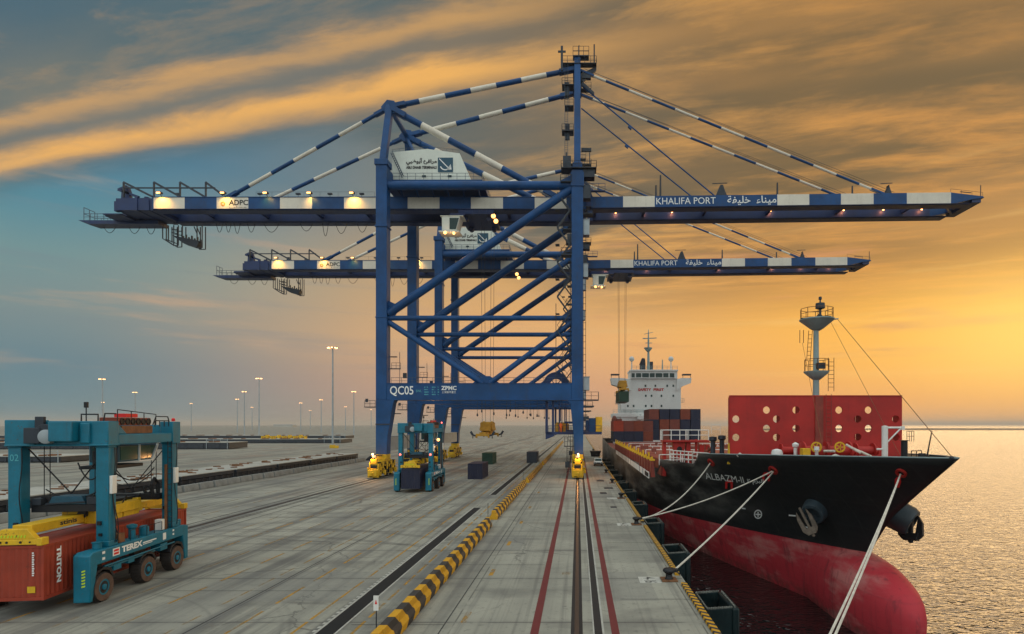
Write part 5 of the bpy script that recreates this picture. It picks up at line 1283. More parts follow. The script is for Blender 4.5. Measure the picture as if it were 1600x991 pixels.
def slet(me, mat, parent, Mx): return lettering(me, mat, parent, Mx)
def hull_mat():
    m, nt, b = new_mat('hull_paint'); t = nt.nodes.new('ShaderNodeTexCoord'); o = t.outputs['Object']; x, y, z = sep(nt, o)
    zb = -.94-((y-44.7).m('MAXIMUM',0.0)*.055).m('MINIMUM',1.9)
    red = 1.0-((z-zb)+(noise(nt,o,.9,4,.6)-.5)*.05).step(-.02,.02)
    n = noise(nt, o, .18, 5, .6); f = noise(nt, o, 1.6, 6, .7); st = noise(nt, vec(nt, x*1.5, y*1.1, z*.10), 1.0, 6, .65)
    fade = noise(nt, vec(nt, x*.16, y*.16, z*.5), 1.0, 4, .6).step(.48,.68)
    rc_ = mix(nt, n, (.40,.022,.036,1), (.58,.045,.062,1))
    rc_ = mix(nt, fade*.55, rc_, (.60,.30,.27,1)); rc_ = mix(nt, st.step(.52,.70)*.6, rc_, (.14,.02,.03,1))
    rc_ = mix(nt, f.step(.58,.75)*.35, rc_, (.20,.035,.04,1))
    low = (z*-1-5.2).step(0,1.2)*(f.step(.35,.6)); rc_ = mix(nt, low*.6, rc_, (.06,.035,.03,1))
    bc = mix(nt, n, (.006,.008,.010,1), (.014,.017,.019,1))
    bc = mix(nt, st.step(.56,.76)*.30, bc, (.055,.050,.048,1)); bc = mix(nt, f.step(.60,.78)*.30, bc, (.05,.035,.03,1))
    pl_ = (y/2.4).m('FRACT').bump(.5,.03)*.5+((z/2.1).m('FRACT').bump(.5,.03))*.5
    bc = mix(nt, pl_*.5*f.step(.3,.6), bc, (.035,.036,.036,1)); rc_ = mix(nt, pl_*.5*f.step(.3,.6), rc_, (.20,.03,.04,1))
    aft = y.step(52,66)*(noise(nt, vec(nt, x*.3, y*.12, z*.5), 1.0, 5, .62).step(.36,.66))*(z-zb).step(.4,2.2)
    bc = mix(nt, aft*.9, bc, (.15,.15,.138,1))
    c = mix(nt, red, bc, rc_); nt.links.new(c.s, b.inputs['Base Color'])
    r = f*.34+.36+red*.14; nt.links.new(r.s, b.inputs['Roughness']); b.inputs['Specular IOR Level'].default_value = .35
    bn = nt.nodes.new('ShaderNodeBump'); bn.inputs['Strength'].default_value = .35; bn.inputs['Distance'].default_value = .05
    nt.links.new((noise(nt, o, .55, 3, .5)*.9+pl_*.5).s, bn.inputs['Height']); nt.links.new(bn.outputs[0], b.inputs['Normal']); return m
M['hull'] = hull_mat()
us = [0,.003,.007,.012,.02,.03,.042,.056,.072,.09,.11,.125,.132,.136,.140,.1435,.147,.16,.18,.196,.200,.204,.208,.212,.22,.24,.27,.31,.36,.42,.5,.6,.7,.8,.9,1]
NV = 30; DEND = 204.0
def stations(side):
    g_ = []
    for u in us:
        row = []
        for j in range(NV+1):
            v = j/NV; zt = ztop(34.3+u*(DEND-34.3)); z = -9+v*(zt+9); D = Ds(z)+u*(DEND-Ds(z))
            row.append((XC+side*hb(D, z), D, z))
        g_.append(row)
    return g_
hm = MB()
for side in (-1, 1):
    g_ = stations(side); vs = [p for r_ in g_ for p in r_]; n = NV+1
    hm.add(vs, [(i*n+j,(i+1)*n+j,(i+1)*n+j+1,i*n+j+1) for i in range(len(us)-1) for j in range(NV)])
hm.box(XC-13.9,XC+13.9,203.5,204.2,-8,4.3)
# bulbous bow, one skin with the hull
prof = []
for i in range(25):
    t = i/24; D = 38.4+t*17; k = min(1, t/.46); s_ = math.sqrt(max(0, 1-(1-k)**2.2)); prof.append((D, s_))
vs, fs = [], []; nb = 26
for D, s_ in prof:
    for j in range(nb):
        a = 2*math.pi*j/nb; ca, sa = math.cos(a), math.sin(a); e = .8
        X = XC+2.25*s_*math.copysign(abs(ca)**e, ca); Z = -4.5+(3.15 if sa > 0 else 4.2)*s_*math.copysign(abs(sa)**e, sa)+max(0, (D-42)*.05)
        vs.append((X, D, Z))
fs = [(i*nb+j,i*nb+(j+1)%nb,(i+1)*nb+(j+1)%nb,(i+1)*nb+j) for i in range(24) for j in range(nb)]
hm.add(vs, fs)
hull = sb(hm, 'hull', M['hull'], sharp=60)
hull.data.shade_smooth() if hasattr(hull.data,'shade_smooth') else None
bmh = bmesh.new(); bmh.from_mesh(hull.data); bmesh.ops.remove_doubles(bmh, verts=bmh.verts, dist=.002); bmesh.ops.recalc_face_normals(bmh, faces=bmh.faces); bmh.to_mesh(hull.data); bmh.free()
so_ = hull.modifiers.new('plate','SOLIDIFY'); so_.thickness = .06; so_.offset = 0
# rail cap and decks
b = MB()
for side in (-1,1):
    D = 34.35; run = []
    while D < 57.2: run.append((XC+side*hb(D, ztop(D)), D, ztop(D)+.03)); D += .8
    b.path(run, .05, 6)
sb(b, 'bulwark_cap', M['mast'])
def deck(D0, D1, z, name, mat, step=1.5):
    b = MB(); ys = [D0+(D1-D0)*i/max(1, int((D1-D0)/step)) for i in range(int((D1-D0)/step)+1)]; L_ = [(XC-max(.05, hb(D, z)-.15), D, z) for D in ys]; R_ = [(XC+max(.05, hb(D, z)-.15), D, z) for D in ys]; k = len(ys)
    b.add(L_+R_+[(x, y, z-.15) for x, y, z in L_+R_], [(i,i+1,k+i+1,k+i) for i in range(k-1)]+[(2*k+i,3*k+i,3*k+i+1,2*k+i+1) for i in range(k-1)]); return sb(b, name, mat)
deck(38.5, 58.2, 5.25, 'forecastle_deck', M['oxide']); deck(57.5, 203, 2.6, 'main_deck', M['oxide'], 4)
b = MB(); b.prism([(XC-hb(58,2.6)+.2,2.6),(XC+hb(58,2.6)-.2,2.6),(XC+hb(58,5.3)-.2,5.3),(XC-hb(58,5.3)+.2,5.3)],'y', 58.0, 58.2); sb(b, 'forecastle_front', M['deck_red'])
def hull_at(px, py, side=-1):
    """the point of the hull skin seen at a photo pixel"""
    def e(D):
        z = H-(py-664)*D/F; return (XC+side*hb(D, z))*F/D+903-px
    a, ea = None, None; D = 34.0
    while D < 140:
        if D > Ds(H-(py-664)*D/F):
            v = e(D)
            if ea is not None and ea*v <= 0:
                lo, hi = a, D
                for _ in range(24):
                    md = (lo+hi)/2
                    if (e(md) > 0) == (ea > 0): lo = md
                    else: hi = md
                D = (lo+hi)/2; z = H-(py-664)*D/F; return Vector((XC+side*hb(D, z), D, z))
            a, ea = D, v
        D += .5
    D = a or 45; z = H-(py-664)*D/F; return Vector((XC+side*hb(D, z), D, z))
def hull_normal(p, side=-1):
    e = .15; a = Vector((XC+side*hb(p.y+e, p.z), p.y+e, p.z))-p; c = Vector((XC+side*hb(p.y, p.z+e), p.y, p.z+e))-p
    n = a.cross(c).normalized(); return n if n.x*side > 0 else -n
def on_hull(px, py, lift=.05):
    q = hull_at(px, py); return q+hull_normal(q)*lift
def hull_text(me, px, py, width, height, drop, lean):
    """letters laid on the hull skin, measured where they stand"""
    fit(me, width, height)
    for v in me.vertices: v.co = on_hull(px+v.co.x-lean*v.co.y, py+drop*v.co.x-v.co.y, .11)
    return me
def subdiv(me, cuts=2):
    bm = bmesh.new(); bm.from_mesh(me); bmesh.ops.triangulate(bm, faces=bm.faces)
    bmesh.ops.subdivide_edges(bm, edges=[e for e in bm.edges if e.calc_length() > .12], cuts=cuts); bm.to_mesh(me); bm.free(); return me
def subdiv_px(me, w, h): return me
lettering(hull_text(text_mesh('ALBAZM-II', 1), 1104.5, 747.5, 60, 10, .11, .3), M['letter'], hull, Matrix.Identity(4))
lettering(hull_text(text_mesh('\u0662-\uFEE1\uFEB0\uFE92\uFEDF\u0627', 1, bold=.02), 1169, 756, 26, 9, .02, .1), M['letter'], hull, Matrix.Identity(4))
def hull_patch(pts, faces, mat, name):
    b = MB(); b.add([on_hull(px, py, .09) for px, py in pts], faces); return b.build(name, mat, hull)
for (cx_, cy_) in ((1140,756),(1198,744)):
    U = [(-6,7),(-6,-3),(-3,-7),(3,-7),(6,-3),(6,7),(2.6,7),(2.6,-1),(1.2,-2.5),(-1.2,-2.5),(-2.6,-1),(-2.6,7)]
    hull_patch([(cx_+u, cy_+v) for u, v in U], [(0,1,10,11),(1,2,9,10),(2,3,8,9),(3,4,7,8),(4,5,6,7)], M['bright_red'], 'red_mark')
k = 20
hull_patch([(1185.5+r_*.88*math.cos(2*math.pi*i/k), 803+r_*math.sin(2*math.pi*i/k)) for i in range(k) for r_ in (7.2,5.4)], [(2*i,2*i+1,(2*i+3)%(2*k),(2*i+2)%(2*k)) for i in range(k)], M['letter'], 'thruster_mark')
hull_patch([(1181.5,802),(1189.5,802.4),(1189.5,804.4),(1181.5,804),(1184.6,799),(1186.4,799),(1186.4,807.5),(1184.6,807.5)], [(0,1,2,3),(4,5,6,7)], M['letter'], 'thruster_mark')
for (cx_, cy_, w_) in ((1163,794,3),(1239,805,5.5),(1260,823,3)): hull_patch([(cx_-w_,cy_-1.8),(cx_+w_,cy_-.6),(cx_+w_,cy_+1.4),(cx_-w_,cy_+.6)], [(0,1,2,3)], M['letter'], 'white_mark')
# white lettered band along the side
random.seed(3)
D = 70.2
while D < 128:
    L_ = random.uniform(2.2,4.6); b = MB(); x_ = XC-14.0-.06
    b.box(x_,x_+.05,D,D+L_,2.45,3.25); sb(b, 'white_side_panel', M['ship_white'])
    D += L_+random.choice((.25,.3,.9))
q = MB()
for k in range(9): q.box(XC-14.10,XC-14.065,70.6+k*.42,70.6+k*.42+.22,2.6,3.1)
sb(q, 'lettering', M['letter_black'])
# fairleads where the lines leave the hull
def fairlead(px, py, r=.42):
    p0 = hull_at(px, py); n = hull_normal(p0); b = MB(); a = n.to_track_quat('Z','Y').to_matrix().to_4x4(); a.translation = p0; b.M = a
    b.ring((0,0,.06),r,r*.62,.22,'z',18); b.lathe([(r*.62,-.05),(r*.62,.02)],(0,0,0),16); sb(b, 'fairlead', M['deck_red']); return p0+n*.2
fl1 = fairlead(1112,722,.45); fl2 = fairlead(1209,734,.45); fl3 = fairlead(1409,738,.36)
hull_patch([(1399,760),(1399,748),(1402,744),(1408,744),(1409,752),(1406,761)], [(0,1,4,5),(1,2,3,4)], M['bright_red'], 'red_mark')
# anchors in their pockets
def anchor(px, py, side):
    PK = 0 if side < 0 else .9
    if side < 0: p0 = hull_at(px, py)
    else: q_ = hull_at(px, py); p0 = Vector((2*XC-q_.x, q_.y, q_.z))
    ax = Vector((side*.62, -.62, -.42)).normalized(); a = ax.to_track_quat('Z','Y').to_matrix().to_4x4(); a.translation = p0
    b = MB(); b.M = a @ Matrix.Scale(1 if side < 0 else 1.22, 4); b.lathe([(1.1,-1.4),(1.05,.1),(1.0,.7+PK),(.88,.95+PK),(.62,.97+PK),(.55,.4)],(0,0,0),22); sb(b, 'anchor_pocket', M['pocket'])
    b = MB(); c = p0+ax*(1.0+PK)+Vector((-.55 if side < 0 else .2,0,-.35)); a = Matrix.Translation(c) @ (Vector((.42 if side < 0 else -.2,-.30,-1)).to_track_quat('Z','Y').to_matrix().to_4x4()) @ Matrix.Rotation(R(88 if side < 0 else 20), 4, 'Z') @ (Matrix.Diagonal((.62,.5,.95,1)) if side < 0 else Matrix.Scale(.9, 4)); b.M = a
    b.bar((0,0,-1.1),(0,0,1.1),.32,.32); b.prism([(-.75,.75),(.75,.75),(.6,1.35),(-.6,1.35)],'y',-.3,.3)
    for s_ in (-1,1): b.prism([(s_*.70,1.25),(s_*.40,.95),(s_*.66,-.85),(s_*1.02,-.2),(s_*1.05,.9)],'y',-.18,.18)
    b.lathe([(.2,1.3),(.22,1.5),(.1,1.6)],(0,0,0),10); sb(b, 'anchor', M['anchor'] if side < 0 else M['black'], .03)
M['anchor'] = paint('anchor_steel', (.17,.135,.105,1), .7, 0, .4, .7, 3, grime_col=(.05,.03,.02,1))
M['pocket'] = paint('anchor_pocket', (.035,.055,.07,1), .45, 0, .3, .4, 1)
anchor(1276,795,-1); anchor(1276,795,1)

# ---- red perforated bulkhead
BX0, BX1, BZ0, BZ1, BD = 14.5, 30.9, 5.3, 11.72, 55.0
cu = bpy.data.curves.new('plate','CURVE'); cu.dimensions = '2D'; cu.fill_mode = 'BOTH'; cu.extrude = .09; cu.resolution_u = 8
def poly(pts):
    s_ = cu.splines.new('POLY'); s_.points.add(len(pts)-1); s_.use_cyclic_u = True
    for p_, (u, v) in zip(s_.points, pts): p_.co = (u, v, 0, 1)
poly([(BX0,BZ0),(BX1,BZ0),(BX1,BZ1),(BX0,BZ1)])
holes = [(105,240),(105,393),(360,165),(360,318),(443,240),(443,393),(605,165),(605,318),(605,460),(962,165),(962,318),(1118,240),(1118,390),(1207,165),(1207,318),(1434,240),(1437,392)]
hp = []
for (u, v) in holes:
    c = P(1130+u/5.333, 610+v/5.333, BD); hp.append((c.x, c.z)); poly([(c.x+.35*math.cos(2*math.pi*i/24), c.z+.35*math.sin(2*math.pi*i/24)) for i in range(24)])
to = bpy.data.objects.new('t', cu); C.objects.link(to); dg = bpy.context.evaluated_depsgraph_get(); dg.update()
me = bpy.data.meshes.new_from_object(to.evaluated_get(dg)); bpy.data.objects.remove(to)
me.transform(Matrix.Translation((0,BD,0)) @ Matrix.Rotation(R(90),4,'X')); me.materials.clear(); me.materials.append(M['deck_red'])
bw = bpy.data.objects.new('breakwater', me); C.objects.link(bw); bw.parent = ship; bw.matrix_parent_inverse = Matrix.Translation((-XC,-118,-ZW))
b = MB()
for u in (605,1118,1434):
    x = P(1130+u/5.333,0,BD).x+.36; b.box(x,x+.05,BD+.1,BD+1.1,BZ0,BZ1-.1)
for x in (BX0+.1,BX1-.15,19.3,26.5): b.box(x,x+.05,BD+.1,BD+1.0,BZ0,BZ1-.1)
b.box(BX0,BX1,BD-.14,BD+.30,BZ1,BZ1+.10); b.box(BX0-.04,BX0,BD-.12,BD+.3,BZ0,BZ1)
b.build('stiffener', M['deck_red'], bw)
b = MB(); b.ladder((XC+1.1,BD-.35,5.3),(XC+1.1,BD-.35,11.9),.5,.35,.03); b.box(XC-.1,XC+.65,BD-.2,BD-.1,BZ0,BZ1); b.build('ladder', M['oxide'], bw)
# ---- foremast
b = MB(); b.lathe([(.32,5),(.29,12.5),(.24,18.4)],(XC+.35,55.75,0),18); fm = sb(b, 'foremast', M['mast'])
MD = 55.75
XM = XC+.33
def mz(y): return H-(y-664)*MD/F
b = MB(); b.lathe([(.30,mz(594)),(.55,mz(591)),(1.15,mz(582.5)),(1.18,mz(580.5)),(.2,mz(580.4))],(XM+.05,MD,0),18); b.lathe([(.28,mz(517)),(.6,mz(514)),(1.35,mz(504)),(1.62,mz(500.5)),(1.62,mz(499)),(.2,mz(498.8))],(XM+.1,MD,0),18)
b.prism([(XM+1.2,mz(501)),(XM+2.15,mz(499)),(XM+2.15,mz(497.5)),(XM+1.2,mz(499))],'y',MD-.12,MD+.12); b.build('mast_platform', M['mast'], fm)
b = MB()
for (r_, zb_, zt_) in ((1.12,580,562),(1.5,498.5,483)):
    pts_ = [(XM+.08+r_*math.cos(t*math.pi/5), MD+r_*math.sin(t*math.pi/5), mz(zb_)) for t in range(11)]
    b.rail(pts_, mz(zt_)-mz(zb_), 2, .03)
b.ladder((XM-.75,MD-.1,mz(562)),(XM-.55,MD-.1,mz(517)),.35,.35,.03); b.ladder((XM+1.25,MD-.5,mz(612)),(XM+1.25,MD-.5,mz(560)),.55,.4,.03)
for x in (-1.55,-1.2): b.tube((XM+x,MD,mz(536)),(XM+x,MD,mz(516)),.035,n=5)
b.build('mast_rail', M['rust'], fm)
b = MB(); b.lathe([(.10,mz(499)),(.12,mz(484)),(.45,mz(482)),(.42,mz(474)),(.08,mz(473.5)),(.07,mz(469)),(.16,mz(468)),(.14,mz(464)),(.02,mz(463.5))],(XM+.42,MD,0),12); b.lathe([(.45,mz(497)),(.25,mz(493)),(.12,mz(491))],(XM+.35,MD,0),12); b.box(XM-1.4,XM-.9,MD-.2,MD+.2,mz(500),mz(497)); b.box(XM+.9,XM+1.4,MD-.2,MD+.2,mz(498),mz(494)); b.box(XM-.1,XM+.65,MD-.7,MD-.3,mz(577),mz(568)); b.build('mast_light', M['steel'], fm)
b = MB(); q_ = Vector((XC,34.9,7.0)); b.tube((XM+2.1,MD,mz(499)),q_,.025,n=5); b.tube((XM+1.4,MD,mz(502)),(XM+3.2,46,5.6),.018,n=5); b.tube((XM-1.3,MD,mz(536)),(XM-2.4,48,6.0),.018,n=5); b.build('stay_wire', M['rust'], fm)
# ---- forecastle gear
b = MB(); x0 = 22.9; D = 45.0
def fp(px, py, D): v = P(px, py, D); return (v.x, v.y, v.z)
p_ = fp(1382.5,718,44); t_ = fp(1382.5,666,44)
b.lathe([(.22,5.25),(.22,t_[2]),(.05,t_[2]+.04)],(p_[0],44,0),12); b.tube((p_[0],44,t_[2]-.12),(fp(1411,667,44)[0],44,t_[2]-.12),.08,n=8); b.tube((p_[0],44,fp(0,695,44)[2]),(fp(1409,669,44)[0],44,t_[2]-.1),.06,n=8); b.box(fp(1408,0,44)[0],fp(1413,0,44)[0],43.9,44.1,t_[2]-.28,t_[2]); b.tube((fp(1370,702,44)[0],44,fp(0,702,44)[2]),(p_[0],44,fp(0,702,44)[2]),.08,n=6)
sb(b, 'davit', M['white'])
def winch(x, y, s, wheel=True):
    s *= 1.15; b = MB(); b.M = Matrix.Translation((0,0,.45)); b.lathe([(.75*s,-.9*s),(.75*s,-.8*s),(.42*s,-.78*s),(.42*s,.78*s),(.75*s,.8*s),(.75*s,.9*s)],(x,y,6.25),18,'x'); b.box(x-1.1*s,x+1.1*s,y-.5,y+.5,5.26,5.9); b.lathe([(.3,1.0*s),(.36,1.3*s),(.2,1.45*s)],(x,y,6.25),12,'x'); w_ = sb(b, 'winch', M['deck_red'])
    if wheel:
        b = MB(); b.M = Matrix.Translation((0,0,.35)); b.ring((x-.2,y-.95,6.75),.46,.34,.10,'y',22)
        for k in range(5): t = k*2*math.pi/5; b.bar((x-.2,y-.95,6.75),(x-.2+.4*math.cos(t),y-.95,6.75+.4*math.sin(t)),.07)
        b.build('brake_wheel', M['yellow'], w_)
winch(P(1272,0,50).x,50,1.0); winch(P(1308,0,50).x,50,1.0); winch(P(1350,0,51.5).x,51.5,.8,False); winch(P(1232,0,52).x,52,.7,False)
b = MB(); b.box(P(1254,0,49).x,P(1266,0,49).x,48.9,49.6,6.3,7.0); b.box(P(1250,0,49).x,P(1262,0,49).x,48.9,49.4,5.6,5.9); b.box(P(1368,0,47).x,P(1376,0,47).x,46.9,47.3,5.8,6.4); sb(b, 'gear_box', M['yellow'], .03)
b = MB(); b.lathe([(.5,5.25),(.5,6.5),(.42,6.75),(.1,6.85)],(P(1214,0,51.5).x,51.5,0),16); b.lathe([(.3,5.25),(.3,6.3)],(P(1225,0,51.5).x,51.5,0),12); b.lathe([(.16,5.25),(.16,7.0),(.26,7.05),(.3,7.3),(.05,7.45)],(P(1243,0,51).x,51,0),12); b.lathe([(.14,5.25),(.14,6.8),(.22,6.9),(.2,7.2)],(P(1276,0,47.5).x,47.5,0),10); b.box(P(1256,0,50).x,P(1288,0,50).x,49.7,50.3,6.0,6.25); b.box(P(1360,0,43).x,P(1378,0,43).x,42.8,43.2,6.3,6.5); sb(b, 'vent_post', M['ship_white'], .02)
b = MB()
for (x0_,y0_,x1_,y1_) in ((1322,695,1345,708),(1330,700,1358,712),(1345,706,1362,714),(1288,705,1304,705)): b.tube(fp(x0_,y0_,46),fp(x1_,y1_,45),.10,n=7)
b.path([fp(1152,713,52),fp(1156,709,52),fp(1161,713,52)],.12,6); b.path([fp(1298,716,45),fp(1305,712,45),fp(1315,716,45)],.15,6)
sb(b, 'rope_coil', M['rope'])
b = MB(); b.lathe([(.22,5.3),(.22,P(0,689,42).z),(.4,P(0,688,42).z)],(P(1413,0,42).x,42,0),12); b.rail([(P(1417,0,42).x,42,P(0,690,42).z),(P(1428,0,42).x,42,P(0,690,42).z),(P(1428,0,43).x,43,P(0,690,42).z)],.75,.18,.02); sb(b, 'vent_basket', M['black'])
b = MB(); b.tube(fp(1448,716,38.5),fp(1456,674,38.5),.06,.04,n=6); b.lathe([(.22,-.2),(.28,0),(.22,.2)],fp(1441,713,38.8),10); b.prism([(fp(1452,0,37)[0],6.75),(fp(1466,0,37)[0],7.02),(fp(1478,0,36)[0],7.05),(fp(1480,0,36)[0],6.8)],'y',36.2,37.6); b.rail([fp(1424,716,40),fp(1440,716,39)],.5,.5,.03); sb(b, 'bow_fitting', M['black'])
b = MB(); b.ball(fp(1487,716,34.6),.14,8); sb(b, 'bow_fairlead', M['steel'])
# rails of the forecastle sides and the raised red platform aft of it
b = MB(); pts_ = []
for D in (58.6,60,62,64,66,68.2): pts_.append((XC-hb(D, ztop(D))+.1, D, ztop(D)))
b.rail(pts_, 1.25, 1.1, .06, (.35,.68)); pts_ = [(2*XC-x, y, z) for x, y, z in pts_]; b.rail(pts_, 1.2, 1.4, .05, (.35,.68)); sb(b, 'hand_rail', M['white'])
b = MB(); x0, x1 = P(1034,0,72).x, P(1074,0,72).x
b.box(x0,x1+2.6,71.2,73.2,6.85,7.1); b.box(x0+.1,x0+.5,71.6,72.6,2.6,7.1); b.prism([(P(1049,0,72).x,7.1),(P(1056,0,72).x,4.6),(P(1067,0,72).x,4.6),(P(1070,0,72).x,7.1)],'y',71.5,72.6); b.box(x1-.2,x1+.35,71.6,72.6,2.6,7.1); b.box(P(1086,0,72).x,P(1089,0,72).x,71.7,72.2,2.6,7.2); b.box(P(1092,0,72).x,P(1108,0,72).x,71.5,72.5,4.9,6.5)
lp = sb(b, 'lashing_bridge', M['deck_red'], .03)
b = MB(); b.rail([(x0,71.3,7.1),(x1,71.3,7.1),(x1+2.5,71.3,7.1)],1.25,1.0,.055,(.5,)); b.rail([(x0,71.3,7.1),(x0,73.1,7.1)],1.25,.9,.055); b.rail([(x1,71.3,7.1),(x1+.01,73.1,7.1)],1.25,.9,.055); b.rail([(P(1110,0,72).x,71.5,7.9),(P(1124,0,72).x,71.5,7.9)],1.1,.9,.03); b.build('hand_rail', M['white'], lp)
b = MB(); b.lathe([(.26,71.38),(.34,71.46)],(P(1062,0,71.4).x,0,H-(702-664)*71.4/F),14,'y'); b.build('horn_lamp', M['black'], lp)
b = MB()
for (px, py) in ((1114,690),(1128,688)): b.lathe([(.25,5.3),(.25,P(0,py,60).z),(.42,P(0,py-2,60).z),(.4,P(0,py-7,60).z),(.1,P(0,py-8,60).z)],(P(px,0,60).x,60,0),12)
sb(b, 'mushroom_vent', M['steel'])
b = MB(); b.prism([(P(1136,0,54.5).x,5.3),(P(1140,0,54.5).x,5.3),(P(1138.5,0,54.5).x,7.3),(P(1137.5,0,54.5).x,7.3)],'y',54.2,54.5); sb(b, 'yellow_post', M['yellow'])
b = MB()
for k in range(4): b.bar((P(1100+k*4,0,61).x,61,5.2),(P(1102+k*5,0,61).x,61,6.9-k*.2),.12); b.ball((P(1104+k*4,0,61).x,60.8,6.2+.2*k),.2,6)
sb(b, 'deck_gear', M['orange_box'])
# red stanchions with yellow tops along the main deck, hatch covers
st = None
for i in range(22):
    D = 70.8+i*3.2
    b = MB(); b.prism([(0,0),(.55,0),(.35,2.0),(0,2.0)],'y',-.35,.35); o = sb(b, 'stanchion', M['oxide']); b2 = MB(); b2.box(-.08,.5,-.4,.4,2.005,2.2); b2.box(.1,.3,-.1,.1,2.2,2.9 if i % 2 else 2.5); c2 = b2.build('stanchion_cap', M['yellow'], o)
    o.location = (XC-13.8,D,2.6)
b = MB()
for i in range(5):
    D = 72+i*14.2; b.box(XC-12.6,XC+12.6,D,D+13.2,4.1,4.75); b.box(XC-12.3,XC+12.3,D+.1,D+13.1,2.6,4.1)
hc = sb(b, 'hatch_cover', M['oxide'], .04)
b = MB()
for i in range(4): D = 71.5+i*14.2; b.rail([(XC-12.6,D,4.0),(XC-4,D,4.0),(XC+8,D,4.0)],1.3,1.5,.06); 
b.build('hand_rail', M['white'], hc)
b = MB(); 
for i in range(14): x = XC-12+random.uniform(0,16); D = random.choice((71,85,99,113)); b.cbox((x,D,4.9+random.uniform(0,.4)),(random.uniform(.4,1.4),.5,random.uniform(.4,1.0)))
sb(b, 'lashing_gear', M['brown_box'], .02)
# ---- superstructure
SD = 182.0; SK = SD/F
def sx(px): return (px-903)*SK
def sz(py): return H-(py-664)*SK
b = MB(); b.box(sx(970),sx(1064),SD,SD+14,2.6,sz(592)); b.box(sx(958),sx(1075),SD-.3,SD+14,sz(652),sz(646)); b.box(sx(962),sx(1070),SD+.3,SD+14,2.6,sz(650))
b.box(sx(995),sx(1014),SD-4,SD-.35,sz(656),sz(650)); b.box(sx(1000),sx(1010),SD-3.5,SD-.35,sz(659),sz(648))
ss = sb(b, 'superstructure', M['ship_white'], .06)
b = MB(); b.box(sx(985),sx(1058),SD-.6,SD+9,sz(592)+.02,sz(580.5)); b.box(sx(984),sx(1059),SD-.9,SD+9.3,sz(580.5)+.01,sz(578)); b.build('wheelhouse', M['ship_white'], ss, .05)
for a, c, t_ in ((954,985,1),(1058,1080,-1)):
    b = MB()
    poly_ = [(sx(954),sz(591)),(sx(971),sz(591)),(sx(986),sz(593)),(sx(986),sz(611)),(sx(972),sz(606)),(sx(956),sz(601))] if t_ > 0 else [(sx(1080),sz(591)),(sx(1064),sz(591)),(sx(1057),sz(593)),(sx(1057),sz(611)),(sx(1066),sz(604)),(sx(1079),sz(599))]
    b.prism(poly_,'y',SD-.62,SD+4); b.build('bridge_wing', M['ship_white'], ss, .04)
    b = MB(); xm = sx(961) if t_ > 0 else sx(1073); b.box(xm-1.3,xm+1.3,SD-.5,SD+1.5,sz(586.5),sz(584.5)); b.tube((xm-1.2,SD,sz(591)),(xm-1.2,SD,sz(586)),.08,n=6); b.tube((xm+1.2,SD,sz(591)),(xm+1.2,SD,sz(586)),.08,n=6); b.build('wing_awning', M['steel'], ss)
for (a, c) in ((986.5,991.5),(993.5,1001.5),(1003,1013.5),(1015,1022.5),(1024,1034.5),(1036,1044),(1046,1053)):
    b = MB(); b.box(sx(a),sx(c),SD-.66,SD-.60,sz(590),sz(583.5)); b.build('window', M['glass'], ss)
for (px, py) in ((1008.5,603),(1024,603),(1042.5,603),(1052,603),(1009,618.6),(1018,618.6),(1033.5,618.6),(1052,618.6),(981,634.5),(990,634.5),(1009,634.5),(1018,634.5),(1033.5,634.5)):
    b = MB(); b.box(sx(px-1.3),sx(px+1.3),SD-.05,SD-.01,sz(py+1.7),sz(py-1.7)); b.build('window', M['glass'], ss)
for t, x0_, x1_ in (('SAFETY',997,1017.5),('FIRST',1021,1037.5)):
    lettering(fit(text_mesh(t, 1, bold=.05), (x1_-x0_)*SK, 4.4*SK), M['letter_red'], ss, FRONT(sx(x0_), SD-.04, sz(611.2)))
b = MB(); b.rail([(sx(958),SD-.2,sz(646)),(sx(1014),SD-.2,sz(646)),(sx(1074),SD-.2,sz(646))],1.1,2,.05); b.rail([(sx(986),SD-.8,sz(578)),(sx(1058),SD-.8,sz(578))],1.1,1.6,.05)
for (px, py) in ((964,618),(965,631),(1067,628)):
    b.box(sx(px-3),sx(px+3),SD+1,SD+3,sz(py)-.1,sz(py)); b.rail([(sx(px-3),SD+1,sz(py)),(sx(px+3),SD+1,sz(py))],1.1,.8,.05)
b.build('hand_rail', M['mast'], ss)
b = MB(); b.box(sx(1003),sx(1011),SD+4,SD+7,sz(578),sz(564)); b.prism([(sx(1002),sz(567)),(sx(1011),sz(563)),(sx(1010),sz(558)),(sx(1006),sz(557))],'y',SD+4,SD+7); b.box(sx(1018),sx(1023),SD+4,SD+7,sz(578),sz(563)); b.build('funnel', M['dark_box'], ss, .04)
b = MB(); b.lathe([(.5,sz(578)),(.4,sz(560)),(.3,sz(545)),(.28,sz(530)),(.12,sz(514)),(.02,sz(512))],(sx(1015),SD+3,0),12); b.lathe([(.4,sz(548)),(1.3,sz(543)),(1.35,sz(541.5)),(.3,sz(541.3))],(sx(1014.5),SD+3,0),14)
b.bar((sx(1009),SD+3,sz(527)),(sx(1028),SD+3,sz(526)),.3,.25); b.bar((sx(1008),SD+3,sz(520)),(sx(1022),SD+3,sz(517)),.15); b.bar((sx(1010),SD+3,sz(534)),(sx(1021),SD+3,sz(534)),.2); b.box(sx(1006),sx(1011),SD+3,SD+3.2,sz(527.5),sz(526)); b.tube((sx(1036.5),SD+2,sz(578)),(sx(1036.5),SD+2,sz(561)),.25,.15,n=8); b.build('radar_mast', M['mast'], ss)
for px in (988,1050):
    b = MB(); b.tube((sx(px),SD+2,sz(578)),(sx(px),SD+2,sz(564)),.22,.18,n=8); b.ball((sx(px),SD+2,sz(560)),.85,14); b.build('radome', M['ship_white'], ss)
